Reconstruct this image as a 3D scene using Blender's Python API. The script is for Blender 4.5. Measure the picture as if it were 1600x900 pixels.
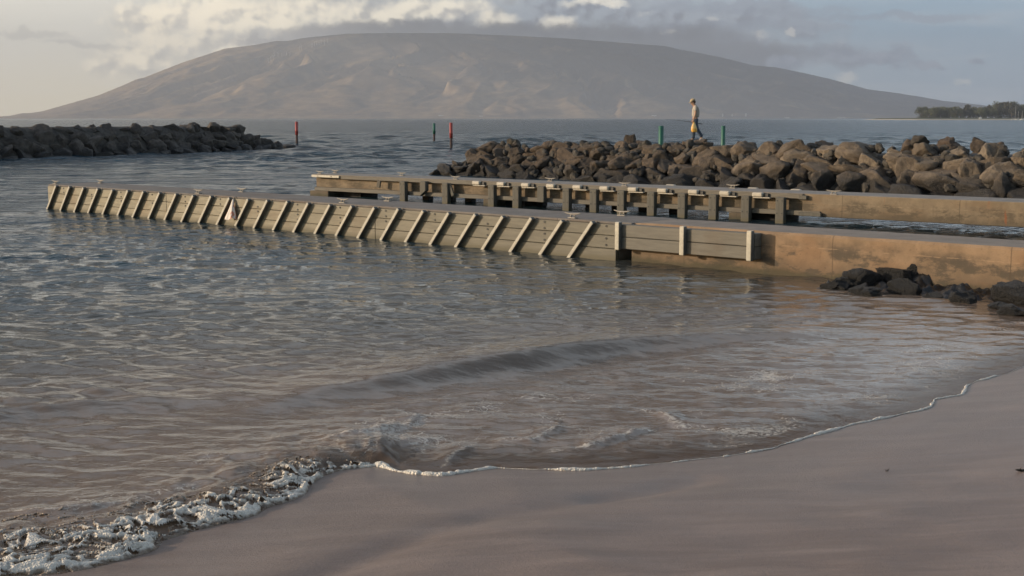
import bpy, bmesh, math, random
import numpy as np
from mathutils import Vector, Matrix, noise as mnoise

for o in list(bpy.data.objects):
    bpy.data.objects.remove(o)
scene = bpy.context.scene
COL = scene.collection
rad = math.radians

# ------------------------------------------------------------------ camera, sky, sun, exposure
EYE = 2.8
PITCH = math.atan(265 / 2000.0)
cam_data = bpy.data.cameras.new('camera')
cam_data.sensor_width = 36.0
cam_data.lens = 45.0
cam_data.clip_start = 0.1
cam_data.clip_end = 80000.0
cam = bpy.data.objects.new('camera', cam_data)
cam.location = (0, 0, EYE)
cam.rotation_euler = (math.pi / 2 - PITCH, 0, 0)
COL.objects.link(cam)
scene.camera = cam

SUN_EL, SUN_AZ = 12.0, -94.0          # azimuth from +Y, clockwise
sun_data = bpy.data.lights.new('sun', 'SUN')
sun_data.energy = 3.2
sun_data.angle = rad(0.6)
sun_data.color = (1.0, 0.825, 0.62)
sun = bpy.data.objects.new('sun', sun_data)
sd = Vector((math.sin(rad(SUN_AZ)) * math.cos(rad(SUN_EL)), math.cos(rad(SUN_AZ)) * math.cos(rad(SUN_EL)), math.sin(rad(SUN_EL))))
sun.rotation_euler = sd.to_track_quat('Z', 'Y').to_euler()
COL.objects.link(sun)

scene.view_settings.view_transform = 'Standard'
scene.view_settings.look = 'None'
scene.view_settings.gamma = 1.0
scene.view_settings.use_curve_mapping = False
EXPOSURE = 0.47
scene.view_settings.exposure = EXPOSURE
SKY_STRENGTH = 0.13
CLOUD_GAIN = 1.74
HAZE_DENSITY = 5.6e-5
scene.cycles.use_denoising = True
scene.cycles.max_bounces = 6
scene.cycles.diffuse_bounces = 2
scene.cycles.glossy_bounces = 3
scene.cycles.volume_bounces = 0
scene.cycles.transparent_max_bounces = 6
scene.cycles.caustics_reflective = False
scene.cycles.caustics_refractive = False


# ------------------------------------------------------------------ node helpers
class NT:
    """short-hand for building node trees"""
    def __init__(self, tree):
        self.t = tree
        self.n = tree.nodes
        self.l = tree.links

    def new(self, kind, **kw):
        n = self.n.new(kind)
        for k, v in kw.items():
            setattr(n, k, v)
        return n

    def put(self, sock, v):
        if v is None:
            return
        if isinstance(v, bpy.types.NodeSocket):
            self.l.new(v, sock)
        else:
            if sock.type == 'RGBA' and isinstance(v, (int, float)):
                v = (v, v, v, 1.0)
            elif sock.type == 'RGBA' and not isinstance(v, (int, float)) and len(v) == 3:
                v = (*v, 1.0)
            sock.default_value = v

    def m(self, op, a, b=None, c=None, clamp=False):
        n = self.new('ShaderNodeMath', operation=op)
        n.use_clamp = clamp
        for i, v in enumerate((a, b, c)):
            self.put(n.inputs[i], v)
        return n.outputs[0]

    def vm(self, op, a, b=None):
        n = self.new('ShaderNodeVectorMath', operation=op)
        self.put(n.inputs[0], a)
        if b is not None:
            self.put(n.inputs[1], b)
        return n.outputs[0]

    def mix(self, f, a, b, blend='MIX'):
        n = self.new('ShaderNodeMix', data_type='RGBA', blend_type=blend)
        self.put(n.inputs[0], f)
        self.put(n.inputs[6], a)
        self.put(n.inputs[7], b)
        return n.outputs[2]

    def ss(self, x, lo, hi, a=0.0, b=1.0):
        n = self.new('ShaderNodeMapRange', interpolation_type='SMOOTHSTEP')
        self.put(n.inputs[0], x)
        for i, v in enumerate((lo, hi, a, b)):
            self.put(n.inputs[1 + i], v)
        return n.outputs[0]

    def noise(self, vec, scale, detail=4.0, rough=0.55, distort=0.0, out=0):
        n = self.new('ShaderNodeTexNoise')
        if vec is not None:
            self.put(n.inputs['Vector'], vec)
        self.put(n.inputs['Scale'], scale)
        n.inputs['Detail'].default_value = detail
        n.inputs['Roughness'].default_value = rough
        n.inputs['Distortion'].default_value = distort
        return n.outputs[out]

    def mapping(self, vec, scale=(1, 1, 1), loc=(0, 0, 0), rot=(0, 0, 0)):
        n = self.new('ShaderNodeMapping')
        self.put(n.inputs[0], vec)
        n.inputs['Location'].default_value = loc
        n.inputs['Rotation'].default_value = rot
        n.inputs['Scale'].default_value = scale
        return n.outputs[0]

    def xyz(self, x, y, z=0.0):
        n = self.new('ShaderNodeCombineXYZ')
        for i, v in enumerate((x, y, z)):
            self.put(n.inputs[i], v)
        return n.outputs[0]

    def sep(self, v):
        n = self.new('ShaderNodeSeparateXYZ')
        self.put(n.inputs[0], v)
        return n.outputs

    def pos(self):
        return self.new('ShaderNodeNewGeometry').outputs['Position']

    def obj(self):
        return self.new('ShaderNodeTexCoord').outputs['Object']

    def attr(self, name):
        return self.new('ShaderNodeAttribute', attribute_name=name).outputs['Fac']

    def bump(self, h, strength, dist, normal=None):
        n = self.new('ShaderNodeBump')
        self.put(n.inputs['Strength'], strength)
        self.put(n.inputs['Distance'], dist)
        self.put(n.inputs['Height'], h)
        if normal is not None:
            self.put(n.inputs['Normal'], normal)
        return n.outputs[0]


def material(name, build):
    m = bpy.data.materials.new(name)
    m.use_nodes = True
    nt = NT(m.node_tree)
    nt.n.clear()
    out = nt.new('ShaderNodeOutputMaterial')
    p = nt.new('ShaderNodeBsdfPrincipled')
    nt.l.new(p.outputs[0], out.inputs['Surface'])
    build(nt, p, out)
    return m


def simple(name, col, rough=0.6, vary=0.25, scale=6.0, metallic=0.0, bump=0.0):
    def b(nt, p, out):
        v = nt.obj()
        n = nt.noise(v, scale, 5, 0.6)
        f = nt.ss(n, 0.3, 0.7)
        nt.put(p.inputs['Base Color'], nt.mix(f, tuple(c * (1 - vary) for c in col), tuple(min(1, c * (1 + vary)) for c in col)))
        p.inputs['Roughness'].default_value = rough
        p.inputs['Metallic'].default_value = metallic
        if bump:
            nt.put(p.inputs['Normal'], nt.bump(nt.noise(v, scale * 4, 4), bump, 0.02))
    return material(name, b)


def srgb(r, g, b):
    f = lambda c: (c / 255 / 12.92) if c / 255 <= 0.04045 else ((c / 255 + 0.055) / 1.055) ** 2.4
    return (f(r), f(g), f(b))


# ------------------------------------------------------------------ world: Nishita sky and a cloud bank on the far mountain
world = bpy.data.worlds.new('World')
scene.world = world
world.use_nodes = True


def build_world():
    nt = NT(world.node_tree)
    nt.n.clear()
    out = nt.new('ShaderNodeOutputWorld')
    sky = nt.new('ShaderNodeTexSky', sky_type='NISHITA')
    sky.sun_disc = False
    sky.sun_elevation = rad(SUN_EL)
    sky.sun_rotation = rad(SUN_AZ)
    sky.altitude = 10
    sky.air_density = 1.0
    sky.dust_density = 1.6
    sky.ozone_density = 1.0
    bg_sky = nt.new('ShaderNodeBackground')
    nt.put(bg_sky.inputs[0], sky.outputs[0])
    bg_sky.inputs[1].default_value = SKY_STRENGTH
    x, y, z = nt.sep(nt.new('ShaderNodeTexCoord').outputs['Generated'])
    yy = nt.m('MAXIMUM', y, 0.05)
    az = nt.m('DIVIDE', x, yy)                 # tangent of the bearing east of north
    el = nt.m('DIVIDE', z, yy)                 # tangent of the height over the horizon
    U = nt.m('MULTIPLY', az, 20.3)             # cloud coordinates: one unit is about 2.8 degrees
    V = nt.m('MULTIPLY', el, 20.6)
    front = nt.ss(y, 0.1, 0.3)
    P = nt.xyz(U, V, 0.0)
    w1 = nt.noise(P, 0.9, 3, 0.5, out=1)
    w1 = nt.vm('MULTIPLY', nt.vm('SUBTRACT', w1, (0.5, 0.5, 0.5)), (0.7, 0.45, 0))
    w2 = nt.noise(P, 4.5, 5, 0.6, out=1)
    w2 = nt.vm('MULTIPLY', nt.vm('SUBTRACT', w2, (0.5, 0.5, 0.5)), (0.34, 0.30, 0))
    Q = nt.vm('ADD', nt.vm('ADD', P, w1), w2)
    qx, qy, _ = nt.sep(Q)

    def at(px, py):                            # a bearing and height noted in pixels of a 1600 px wide view
        return (px - 800) / 100.0, (185 - py) / 100.0

    def blob(px, py, rx, ry, power=1.0, src=None):
        cx, cy = at(px, py)
        sx, sy = (qx, qy) if src is None else src
        a = nt.m('DIVIDE', nt.m('SUBTRACT', sx, cx), rx / 100.0)
        b = nt.m('DIVIDE', nt.m('SUBTRACT', sy, cy), ry / 100.0)
        d = nt.m('SUBTRACT', 1.0, nt.m('ADD', nt.m('MULTIPLY', a, a), nt.m('MULTIPLY', b, b)))
        return d

    def union(bl):
        r = bl[0]
        for b in bl[1:]:
            r = nt.m('MAXIMUM', r, b)
        return r
    # colours the clouds have when seen (scene-linear, before exposure)
    k = CLOUD_GAIN / (2 ** EXPOSURE)
    sc = lambda r, g, b: tuple(c * k for c in srgb(r, g, b))
    # veil: cream on the left (towards the sun), blue grey on the right
    fx = nt.ss(U, -8.0, 7.0)
    veil_hi = nt.mix(fx, sc(211, 206, 192), sc(124, 150, 168))
    veil_lo = nt.mix(fx, sc(224, 209, 176), sc(138, 150, 160))
    veil = nt.mix(nt.ss(V, 0.0, 1.6), veil_lo, veil_hi)
    str_n = nt.noise(nt.mapping(P, (0.35, 2.6, 1), (3, 1, 0)), 1.3, 5, 0.6, 0.6)
    veil = nt.mix(nt.m('MULTIPLY', nt.ss(str_n, 0.42, 0.75), 0.35), veil, nt.mix(fx, sc(222, 214, 198), sc(178, 180, 182)))
    # small detail used for cloud texture
    def billow(vec):
        w = nt.noise(vec, 3.0, 3, 0.5, out=1)
        vec = nt.vm('ADD', vec, nt.vm('MULTIPLY', nt.vm('SUBTRACT', w, (0.5, 0.5, 0.5)), (0.22, 0.16, 0)))
        r = None
        for scale, amp in ((2.2, 0.62), (5.0, 0.25), (11.0, 0.10)):
            vo = nt.new('ShaderNodeTexVoronoi', feature='SMOOTH_F1')
            nt.put(vo.inputs['Vector'], nt.mapping(vec, (1.0, 1.25, 1.0), (scale, 0.3 * scale, 0)))
            vo.inputs['Scale'].default_value = scale
            vo.inputs['Smoothness'].default_value = 0.45
            v = nt.m('MULTIPLY', nt.m('SUBTRACT', 0.85, vo.outputs['Distance']), amp)
            r = v if r is None else nt.m('ADD', r, v)
        return nt.m('ADD', r, nt.m('MULTIPLY', nt.noise(vec, 7.0, 6, 0.6), 0.14))
    tex = billow(P)
    tex_off = billow(nt.vm('ADD', P, (-0.07, 0.075, 0)))
    relief = nt.m('SUBTRACT', tex, tex_off)
    soft = lambda v: nt.noise(v, 1.7, 3, 0.5, 0.2)
    broad = nt.m('SUBTRACT', soft(P), soft(nt.vm('ADD', P, (-0.16, 0.2, 0))))
    tex_s = nt.m('SUBTRACT', tex, 0.5)
    # thin streak, left
    streak = nt.m('ADD', union([blob(60, 58, 75, 7), blob(130, 68, 80, 7), blob(190, 73, 50, 6)]), nt.m('MULTIPLY', tex_s, 1.2))
    c = nt.mix(nt.m('MULTIPLY', nt.ss(streak, -0.2, 0.9), 0.65), veil, sc(172, 168, 158))
    # high grey shelf over the mountain
    shelf = union([blob(600, -5, 380, 45), blob(900, 15, 330, 60), blob(1010, 60, 330, 48), blob(1230, 92, 200, 30), blob(1130, 30, 200, 40),
                   blob(700, 60, 260, 40), blob(500, 62, 260, 34), blob(760, 40, 330, 45)])
    shelf = nt.m('ADD', shelf, nt.m('MULTIPLY', tex_s, 1.3))
    shade = nt.ss(nt.m('ADD', V, nt.m('MULTIPLY', relief, 5.0)), 0.7, 2.1)
    grey = nt.mix(shade, sc(104, 110, 122), sc(140, 149, 159))
    grey = nt.mix(nt.ss(U, -3.8, 0.5), sc(166, 165, 160), grey)
    c = nt.mix(nt.ss(shelf, -0.1, 0.75, 0.0, 0.95), c, grey)
    # wind-torn streaks on the right
    s2 = nt.m('ADD', union([blob(1180, 12, 210, 12), blob(1230, 42, 160, 9), blob(1330, 25, 200, 8), blob(1100, 45, 150, 14)]), nt.m('MULTIPLY', nt.m('SUBTRACT', str_n, 0.5), 3.0))
    c = nt.mix(nt.m('MULTIPLY', nt.ss(s2, -0.1, 0.9), 0.6), c, sc(118, 128, 142))
    # sunlit cumulus along the top left
    cu_b = [blob(240, 40, 95, 60), blob(320, 25, 130, 50), blob(430, 22, 130, 38), blob(215, 92, 90, 32), blob(330, 70, 110, 26), blob(520, 26, 95, 28),
            blob(590, 30, 70, 20), blob(655, 20, 85, 24), blob(770, 28, 50, 22), blob(866, 34, 32, 20), blob(720, 10, 70, 18), blob(930, 2, 70, 12)]
    cu = nt.m('ADD', union(cu_b), nt.m('MULTIPLY', tex_s, 0.85))
    lit = nt.m('ADD', nt.m('MULTIPLY', relief, 2.3), nt.m('ADD', nt.m('MULTIPLY', broad, 1.6), nt.m('MULTIPLY', nt.m('SUBTRACT', V, 1.25), 0.30)))
    lit = nt.ss(nt.m('ADD', lit, nt.m('MULTIPLY', nt.m('SUBTRACT', cu, 0.4), 0.25)), -0.50, 0.45)
    cu_col = nt.mix(lit, nt.mix(fx, sc(184, 178, 166), sc(148, 152, 156)), nt.mix(fx, sc(255, 240, 210), sc(226, 221, 208)))
    c = nt.mix(nt.ss(cu, -0.15, 1.0, 0.0, 0.97), c, cu_col)
    # grey underside resting on the summit
    cap = union([blob(600, 54, 200, 20), blob(790, 56, 220, 24), blob(960, 64, 220, 30), blob(1130, 88, 170, 26), blob(450, 62, 110, 10)])
    cap = nt.m('ADD', cap, nt.m('MULTIPLY', tex_s, 0.9))
    c = nt.mix(nt.ss(cap, -0.35, 0.75, 0.0, 0.9), c, nt.mix(nt.ss(U, -4.0, -1.5), sc(140, 137, 134), sc(84, 86, 92)))
    # bright scraps on the grey shelf
    sc_b = union([blob(1048, 50, 26, 10), blob(1105, 32, 18, 11), blob(1195, 56, 20, 9), blob(1010, 18, 24, 8), blob(1225, 52, 14, 6), blob(1255, 128, 18, 14),
                  blob(1320, 122, 38, 13), blob(1500, 128, 24, 13), blob(1545, 130, 14, 9)])
    sc_b = nt.m('ADD', sc_b, nt.m('MULTIPLY', tex_s, 2.0))
    c = nt.mix(nt.m('MULTIPLY', nt.ss(sc_b, 0.1, 1.0), 0.6), c, sc(206, 200, 188))
    # dark little cumulus on the right
    dk = union([blob(1412, 85, 34, 24), blob(1370, 92, 60, 16), blob(1450, 98, 50, 11), blob(1300, 88, 60, 14), blob(1537, 91, 20, 8), blob(1240, 100, 60, 14)])
    dk = nt.m('ADD', dk, nt.m('MULTIPLY', tex_s, 1.7))
    c = nt.mix(nt.ss(dk, 0.0, 0.8, 0.0, 0.85), c, nt.mix(nt.ss(relief, -0.08, 0.1), sc(106, 116, 132), sc(128, 135, 148)))
    bg_c = nt.new('ShaderNodeBackground')
    nt.put(bg_c.inputs[0], c)
    bg_c.inputs[1].default_value = 1.0
    # rest of the sky: scattered thin cloud higher up
    hi_n = nt.noise(nt.mapping(nt.xyz(nt.m('DIVIDE', x, nt.m('MAXIMUM', z, 0.08)), nt.m('DIVIDE', y, nt.m('MAXIMUM', z, 0.08))), (0.5, 1.2, 1)), 0.9, 5, 0.6)
    bg_h = nt.new('ShaderNodeBackground')
    nt.put(bg_h.inputs[0], sc(183, 187, 190))
    bg_h.inputs[1].default_value = 1.75
    mx0 = nt.new('ShaderNodeMixShader')
    nt.put(mx0.inputs[0], nt.m('MULTIPLY', nt.m('MULTIPLY', nt.ss(hi_n, 0.34, 0.66), nt.ss(y, -0.15, 0.45, 0.12, 0.9)), nt.ss(z, 0.40, 0.85, 1.0, 0.30)))
    nt.l.new(bg_sky.outputs[0], mx0.inputs[1])
    nt.l.new(bg_h.outputs[0], mx0.inputs[2])
    mx = nt.new('ShaderNodeMixShader')
    nt.put(mx.inputs[0], nt.m('MULTIPLY', front, nt.ss(el, 0.10, 0.22, 1.0, 0.0)))
    nt.l.new(mx0.outputs[0], mx.inputs[1])
    nt.l.new(bg_c.outputs[0], mx.inputs[2])
    nt.l.new(mx.outputs[0], out.inputs['Surface'])


build_world()


# ------------------------------------------------------------------ geometry helpers
def at(px, py, z=0.0):
    """a point of the place: where the line of sight noted at (px, py) of the 1600 px photograph meets height z"""
    a, b = (px - 800) / 2000.0, (450 - py) / 2000.0
    c, s = math.cos(PITCH), math.sin(PITCH)
    d = np.array([a, c + b * s, -s + b * c])
    t = (z - EYE) / d[2]
    return d * t + np.array([0, 0, EYE])


def _hash(ix, iy, iz, seed):
    h = (ix * 374761393 + iy * 668265263 + iz * 1274126177 + seed * 974711) & 0xFFFFFFFF
    h = ((h ^ (h >> 13)) * 1274126177) & 0xFFFFFFFF
    h = ((h ^ (h >> 16)) * 2246822519) & 0xFFFFFFFF
    return ((h ^ (h >> 15)) & 0xFFFFFF) / float(0xFFFFFF)


def vnoise(x, y, z=None, seed=0):
    """smooth value noise in -1..1"""
    x = np.asarray(x, float)
    y = np.asarray(y, float)
    ix, iy = np.floor(x).astype(np.int64), np.floor(y).astype(np.int64)
    fx, fy = x - ix, y - iy
    fx, fy = fx * fx * fx * (fx * (fx * 6 - 15) + 10), fy * fy * fy * (fy * (fy * 6 - 15) + 10)
    if z is None:
        g = lambda i, j: _hash(ix + i, iy + j, 0 * ix, seed)
        a = g(0, 0) * (1 - fx) + g(1, 0) * fx
        b = g(0, 1) * (1 - fx) + g(1, 1) * fx
        return (a * (1 - fy) + b * fy) * 2 - 1
    z = np.asarray(z, float)
    iz = np.floor(z).astype(np.int64)
    fz = z - iz
    fz = fz * fz * fz * (fz * (fz * 6 - 15) + 10)
    r = 0
    for k, wz in ((0, 1 - fz), (1, fz)):
        g = lambda i, j: _hash(ix + i, iy + j, iz + k, seed)
        a = g(0, 0) * (1 - fx) + g(1, 0) * fx
        b = g(0, 1) * (1 - fx) + g(1, 1) * fx
        r = r + (a * (1 - fy) + b * fy) * wz
    return r * 2 - 1


def fbm(x, y, z=None, octaves=4, gain=0.5, seed=0):
    r, a, f = 0, 1.0, 1.0
    for o in range(octaves):
        r = r + a * vnoise(np.asarray(x) * f, np.asarray(y) * f, None if z is None else np.asarray(z) * f, seed + o * 17)
        a *= gain
        f *= 2.03
    return r


def sstep(x, lo, hi):
    t = np.clip((x - lo) / (hi - lo), 0, 1)
    return t * t * (3 - 2 * t)


def mesh_np(name, verts, faces, smooth=True, attrs=None):
    me = bpy.data.meshes.new(name)
    verts = np.ascontiguousarray(verts, dtype=np.float32)
    faces = np.ascontiguousarray(faces, dtype=np.int32)
    nf, k = faces.shape
    me.vertices.add(len(verts))
    me.vertices.foreach_set('co', verts.ravel())
    me.loops.add(nf * k)
    me.loops.foreach_set('vertex_index', faces.ravel())
    me.polygons.add(nf)
    me.polygons.foreach_set('loop_start', np.arange(0, nf * k, k, dtype=np.int32))
    me.polygons.foreach_set('loop_total', np.full(nf, k, dtype=np.int32))
    me.update(calc_edges=True)
    if smooth:
        me.polygons.foreach_set('use_smooth', np.ones(nf, dtype=bool))
    for k_, v in (attrs or {}).items():
        a = me.attributes.new(k_, 'FLOAT', 'POINT')
        a.data.foreach_set('value', np.ascontiguousarray(v, dtype=np.float32))
    return me


def grid_faces(nr, nc, keep=None):
    i = np.arange(nr - 1)[:, None] * nc + np.arange(nc - 1)[None, :]
    f = np.stack([i, i + 1, i + nc + 1, i + nc], -1).reshape(-1, 4)
    return f if keep is None else f[keep]


def link(name, me, mat=None, parent=None):
    if isinstance(me, bmesh.types.BMesh):
        b = me
        me = bpy.data.meshes.new(name)
        b.to_mesh(me)
        b.free()
    o = bpy.data.objects.new(name, me)
    COL.objects.link(o)
    if mat is not None and not me.materials:
        for mm in (mat if isinstance(mat, (list, tuple)) else [mat]):
            me.materials.append(mm)
    if parent is not None:
        o.parent = parent
    return o


def tag(o, label=None, cat=None, group=None, kind=None):
    if label:
        o['label'] = label
    if cat:
        o['category'] = cat
    if group:
        o['group'] = group
    if kind:
        o['kind'] = kind
    return o


def thing(name, label, cat, loc=(0, 0, 0), rz=0.0, group=None):
    o = bpy.data.objects.new(name, None)
    o.empty_display_size = 0.2
    COL.objects.link(o)
    o.location = loc
    o.rotation_euler = (0, 0, rz)
    return tag(o, label, cat, group)


def box(bm, c, s, bevel=0.0, rot=None, mat=0, seg=1):
    r = bmesh.ops.create_cube(bm, size=1.0)
    vs = r['verts']
    M = Matrix.Translation(Vector(c)) @ (rot.to_4x4() if rot is not None else Matrix.Identity(4)) @ Matrix.Diagonal((*s, 1.0))
    bmesh.ops.transform(bm, matrix=M, verts=vs)
    fs = {f for v in vs for f in v.link_faces}
    for f in fs:
        f.material_index = mat
    if bevel:
        es = list({e for v in vs for e in v.link_edges})
        r2 = bmesh.ops.bevel(bm, geom=es, offset=bevel, segments=seg, affect='EDGES', profile=0.5)
        for f in r2['faces']:
            f.material_index = mat
    return vs


def span(bm, x0, x1, y0, y1, z0, z1, **kw):
    return box(bm, ((x0 + x1) / 2, (y0 + y1) / 2, (z0 + z1) / 2), (abs(x1 - x0), abs(y1 - y0), abs(z1 - z0)), **kw)


def tube(bm, pts, radii, n=10, cap=True, mat=0):
    pts = [Vector(p) for p in pts]
    if not hasattr(radii, '__len__'):
        radii = [radii] * len(pts)
    rings = []
    up = Vector((0, 0, 1))
    for i, p in enumerate(pts):
        d = (pts[min(i + 1, len(pts) - 1)] - pts[max(i - 1, 0)]).normalized()
        ref = up if abs(d.z) < 0.95 else Vector((1, 0, 0))
        a = d.cross(ref).normalized()
        b = d.cross(a).normalized()
        rings.append([bm.verts.new(p + (a * math.cos(2 * math.pi * k / n) + b * math.sin(2 * math.pi * k / n)) * radii[i]) for k in range(n)])
    for r0, r1 in zip(rings, rings[1:]):
        for k in range(n):
            f = bm.faces.new((r0[k], r0[(k + 1) % n], r1[(k + 1) % n], r1[k]))
            f.smooth = True
            f.material_index = mat
    if cap:
        for r in (rings[0][::-1], rings[-1]):
            f = bm.faces.new(r)
            f.material_index = mat
    return rings


def BM():
    return bmesh.new()


def fix(bm):
    bmesh.ops.recalc_face_normals(bm, faces=bm.faces[:])
    return bm


# ------------------------------------------------------------------ shoreline, sand and sea levels
SHORE_PX = [(-1500, 1500), (-700, 1120), (-300, 985), (-120, 925), (0, 903), (94, 897), (150, 887), (210, 871), (247, 858), (256, 845), (307, 829), (360, 817), (405, 804), (420, 793), (461, 781),
            (480, 771), (484, 760), (500, 747), (525, 737), (560, 731), (594, 727), (604, 731), (620, 737), (650, 741), (695, 743), (735, 737), (770, 731), (790, 732),
            (837, 734), (912, 735), (969, 731), (1025, 725), (1075, 720), (1150, 711), (1210, 701), (1255, 685), (1300, 673), (1337, 662), (1397, 651),
            (1440, 641), (1454, 637), (1460, 625), (1502, 617), (1512, 604), (1525, 596), (1545, 591), (1575, 583), (1600, 573), (1622, 566),
            (1650, 555), (1690, 540), (1750, 522), (1850, 500), (2100, 462), (2600, 420)]
SHORE = np.array([at(x, y)[:2] for x, y in SHORE_PX])


def poly_dist(X, Y, P):
    """distance to a polyline and the running index of the nearest point"""
    best = np.full(X.shape, 1e18)
    par = np.zeros(X.shape)
    for i in range(len(P) - 1):
        ax, ay = P[i]
        dx, dy = P[i + 1] - P[i]
        L2 = dx * dx + dy * dy
        t = np.clip(((X - ax) * dx + (Y - ay) * dy) / L2, 0, 1)
        d = (X - ax - t * dx) ** 2 + (Y - ay - t * dy) ** 2
        m = d < best
        best = np.where(m, d, best)
        par = np.where(m, i + t, par)
    return np.sqrt(best), par


def inside(X, Y, P):
    r = np.zeros(X.shape, bool)
    j = len(P) - 1
    for i in range(len(P)):
        xi, yi = P[i]
        xj, yj = P[j]
        c = ((yi > Y) != (yj > Y)) & (X < (xj - xi) * (Y - yi) / (yj - yi + 1e-12) + xi)
        r ^= c
        j = i
    return r


LAND = np.vstack([SHORE, [[SHORE[-1][0] + 60, SHORE[-1][1]], [90, -60], [-60, -60], [SHORE[0][0] - 40, -60], [SHORE[0][0] - 40, SHORE[0][1] - 1]]])


def shore_dist(X, Y):
    """metres inland (+) or out to sea (-) of the water's edge, and the running index along it"""
    d, par = poly_dist(X, Y, SHORE)
    return np.where(inside(X, Y, LAND), d, -d), par


def sand_z(X, Y, d):
    land = 0.085 * np.clip(d, 0, 9) + 0.03 * np.clip(d - 9, 0, 40)
    sea = -2.6 * (1 - np.exp(np.clip(d, -80, 0) * 0.05))
    z = np.where(d > 0, land, sea)
    z = z + 0.012 * sstep(d, 0.1, 1.5) * fbm(X * 0.9 + 3, Y * 0.9, seed=5, octaves=3)
    return z


# a shallow drift line across the wet sand
DRIFT = np.array([at(x, y, 0.1)[:2] for x, y in [(1095, 738), (1000, 762), (900, 782), (800, 802), (700, 830), (600, 862), (480, 910)]])


def build_beach():
    th = np.radians(np.linspace(-75, 75, 560))
    r = 2.0 * np.exp(np.linspace(0, math.log(28 / 2.0), 420))
    R, T = np.meshgrid(r, th, indexing='ij')
    X, Y = R * np.sin(T), R * np.cos(T)
    d, par = shore_dist(X, Y)
    Z = sand_z(X, Y, d)
    dd, dp = poly_dist(X, Y, DRIFT)
    w = np.exp(-(dd / 0.16) ** 2) * (0.7 + 0.3 * vnoise(X * 3, Y * 3, seed=9))
    Z = Z - 0.05 * w * sstep(d, 0.05, 0.4)
    # long low swales drawn by the backwash
    Z += 0.011 * sstep(d, 0.2, 1.0) * np.sin((d + 0.25 * vnoise(X * 0.6, Y * 0.6, seed=3)) * 7.0 + 1.2 * vnoise(X * 0.8, Y * 0.8, seed=2)) * (0.5 + 0.5 * vnoise(X * 0.5, Y * 0.5, seed=8))
    V = np.stack([X, Y, Z], -1).reshape(-1, 3)
    me = mesh_np('beach_sand', V, grid_faces(*X.shape), attrs={'shore': d.ravel()})

    def b(nt, p, out):
        P = nt.pos()
        d_ = nt.attr('shore')
        fine = nt.noise(P, 55, 6, 0.7)
        grain = nt.noise(P, 150, 4, 0.8)
        sl = nt.noise(nt.mapping(P, (0.55, 2.6, 1), rot=(0, 0, rad(-22))), 1.6, 5, 0.6, 0.4)
        big = nt.noise(P, 0.7, 4, 0.5)
        c = nt.mix(nt.ss(sl, 0.35, 0.7), (0.190, 0.140, 0.117), (0.300, 0.228, 0.192))
        c = nt.mix(nt.m('MULTIPLY', nt.ss(big, 0.35, 0.7), 0.45), c, (0.255, 0.200, 0.180))
        c = nt.mix(nt.m('MULTIPLY', nt.ss(grain, 0.40, 0.72), 0.6), c, (0.16, 0.115, 0.095))
        wet = nt.ss(nt.m('ADD', d_, nt.m('MULTIPLY', nt.m('SUBTRACT', big, 0.5), 1.6)), 0.15, 4.2, 1.0, 0.0)
        c = nt.mix(nt.m('MULTIPLY', wet, 0.42), c, (0.15, 0.110, 0.092))
        nt.put(p.inputs['Base Color'], c)
        nt.put(p.inputs['Roughness'], nt.m('SUBTRACT', 0.55, nt.m('MULTIPLY', wet, 0.27)))
        p.inputs['IOR'].default_value = 1.33
        rip = nt.noise(nt.mapping(P, (3.0, 9.0, 1), rot=(0, 0, rad(-24))), 2.2, 5, 0.65, 0.6)
        h = nt.m('ADD', nt.m('MULTIPLY', fine, 0.45), nt.m('ADD', nt.m('MULTIPLY', grain, 0.22), nt.m('ADD', nt.m('MULTIPLY', sl, 1.5), nt.m('MULTIPLY', rip, 0.7))))
        nt.put(p.inputs['Normal'], nt.bump(h, nt.m('SUBTRACT', 0.8, nt.m('MULTIPLY', wet, 0.35)), 0.022))
    o = link('beach_sand', me, material('wet_sand', b))
    tag(o, kind='structure')


build_beach()

CREST = np.array([at(x, y)[:2] for x, y in [(330, 652), (420, 632), (500, 615), (600, 598), (700, 582), (800, 568), (900, 551), (1000, 538), (1100, 530), (1250, 522), (1380, 514)]])
CREST_A = np.array([0.0, 0.035, 0.065, 0.095, 0.13, 0.15, 0.135, 0.105, 0.07, 0.04, 0.0])
CREST2 = np.array([at(x, y)[:2] for x, y in [(-300, 668), (-100, 652), (60, 637), (200, 630), (330, 622), (420, 612)]])
CREST2_A = np.array([0.05, 0.07, 0.07, 0.055, 0.03, 0.0])
CURLS = [np.array([at(x, y)[:2] for x, y in c]) for c in (
    [(490, 694), (545, 686), (600, 676), (636, 664), (650, 652), (625, 641)],
    [(540, 712), (585, 706), (640, 690), (680, 686)],
    [(690, 735), (706, 718), (725, 704), (740, 696)],
    [(865, 708), (920, 700), (965, 686), (990, 676), (1012, 672)],
    [(770, 690), (830, 692), (860, 676), (872, 664)],
    [(1000, 640), (1040, 650), (1070, 668)],
    [(0, 800), (90, 806), (140, 800), (190, 790)])]
rs = np.random.RandomState(4)
NW = 120
LAM = np.exp(rs.uniform(math.log(0.14), math.log(2.4), NW))
HEAD = rs.normal(math.radians(-99), math.radians(25), NW)
KX, KY = 2 * np.pi / LAM * np.cos(HEAD), 2 * np.pi / LAM * np.sin(HEAD)
PHASE = rs.uniform(0, 2 * np.pi, NW)

NO = 70
OLAM = np.exp(rs.uniform(math.log(0.9), math.log(5.5), NO))
OHEAD = rs.normal(math.radians(-80), math.radians(38), NO)
OKX, OKY = 2 * np.pi / OLAM * np.cos(OHEAD), 2 * np.pi / OLAM * np.sin(OHEAD)
OPH = rs.uniform(0, 2 * np.pi, NO)


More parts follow.
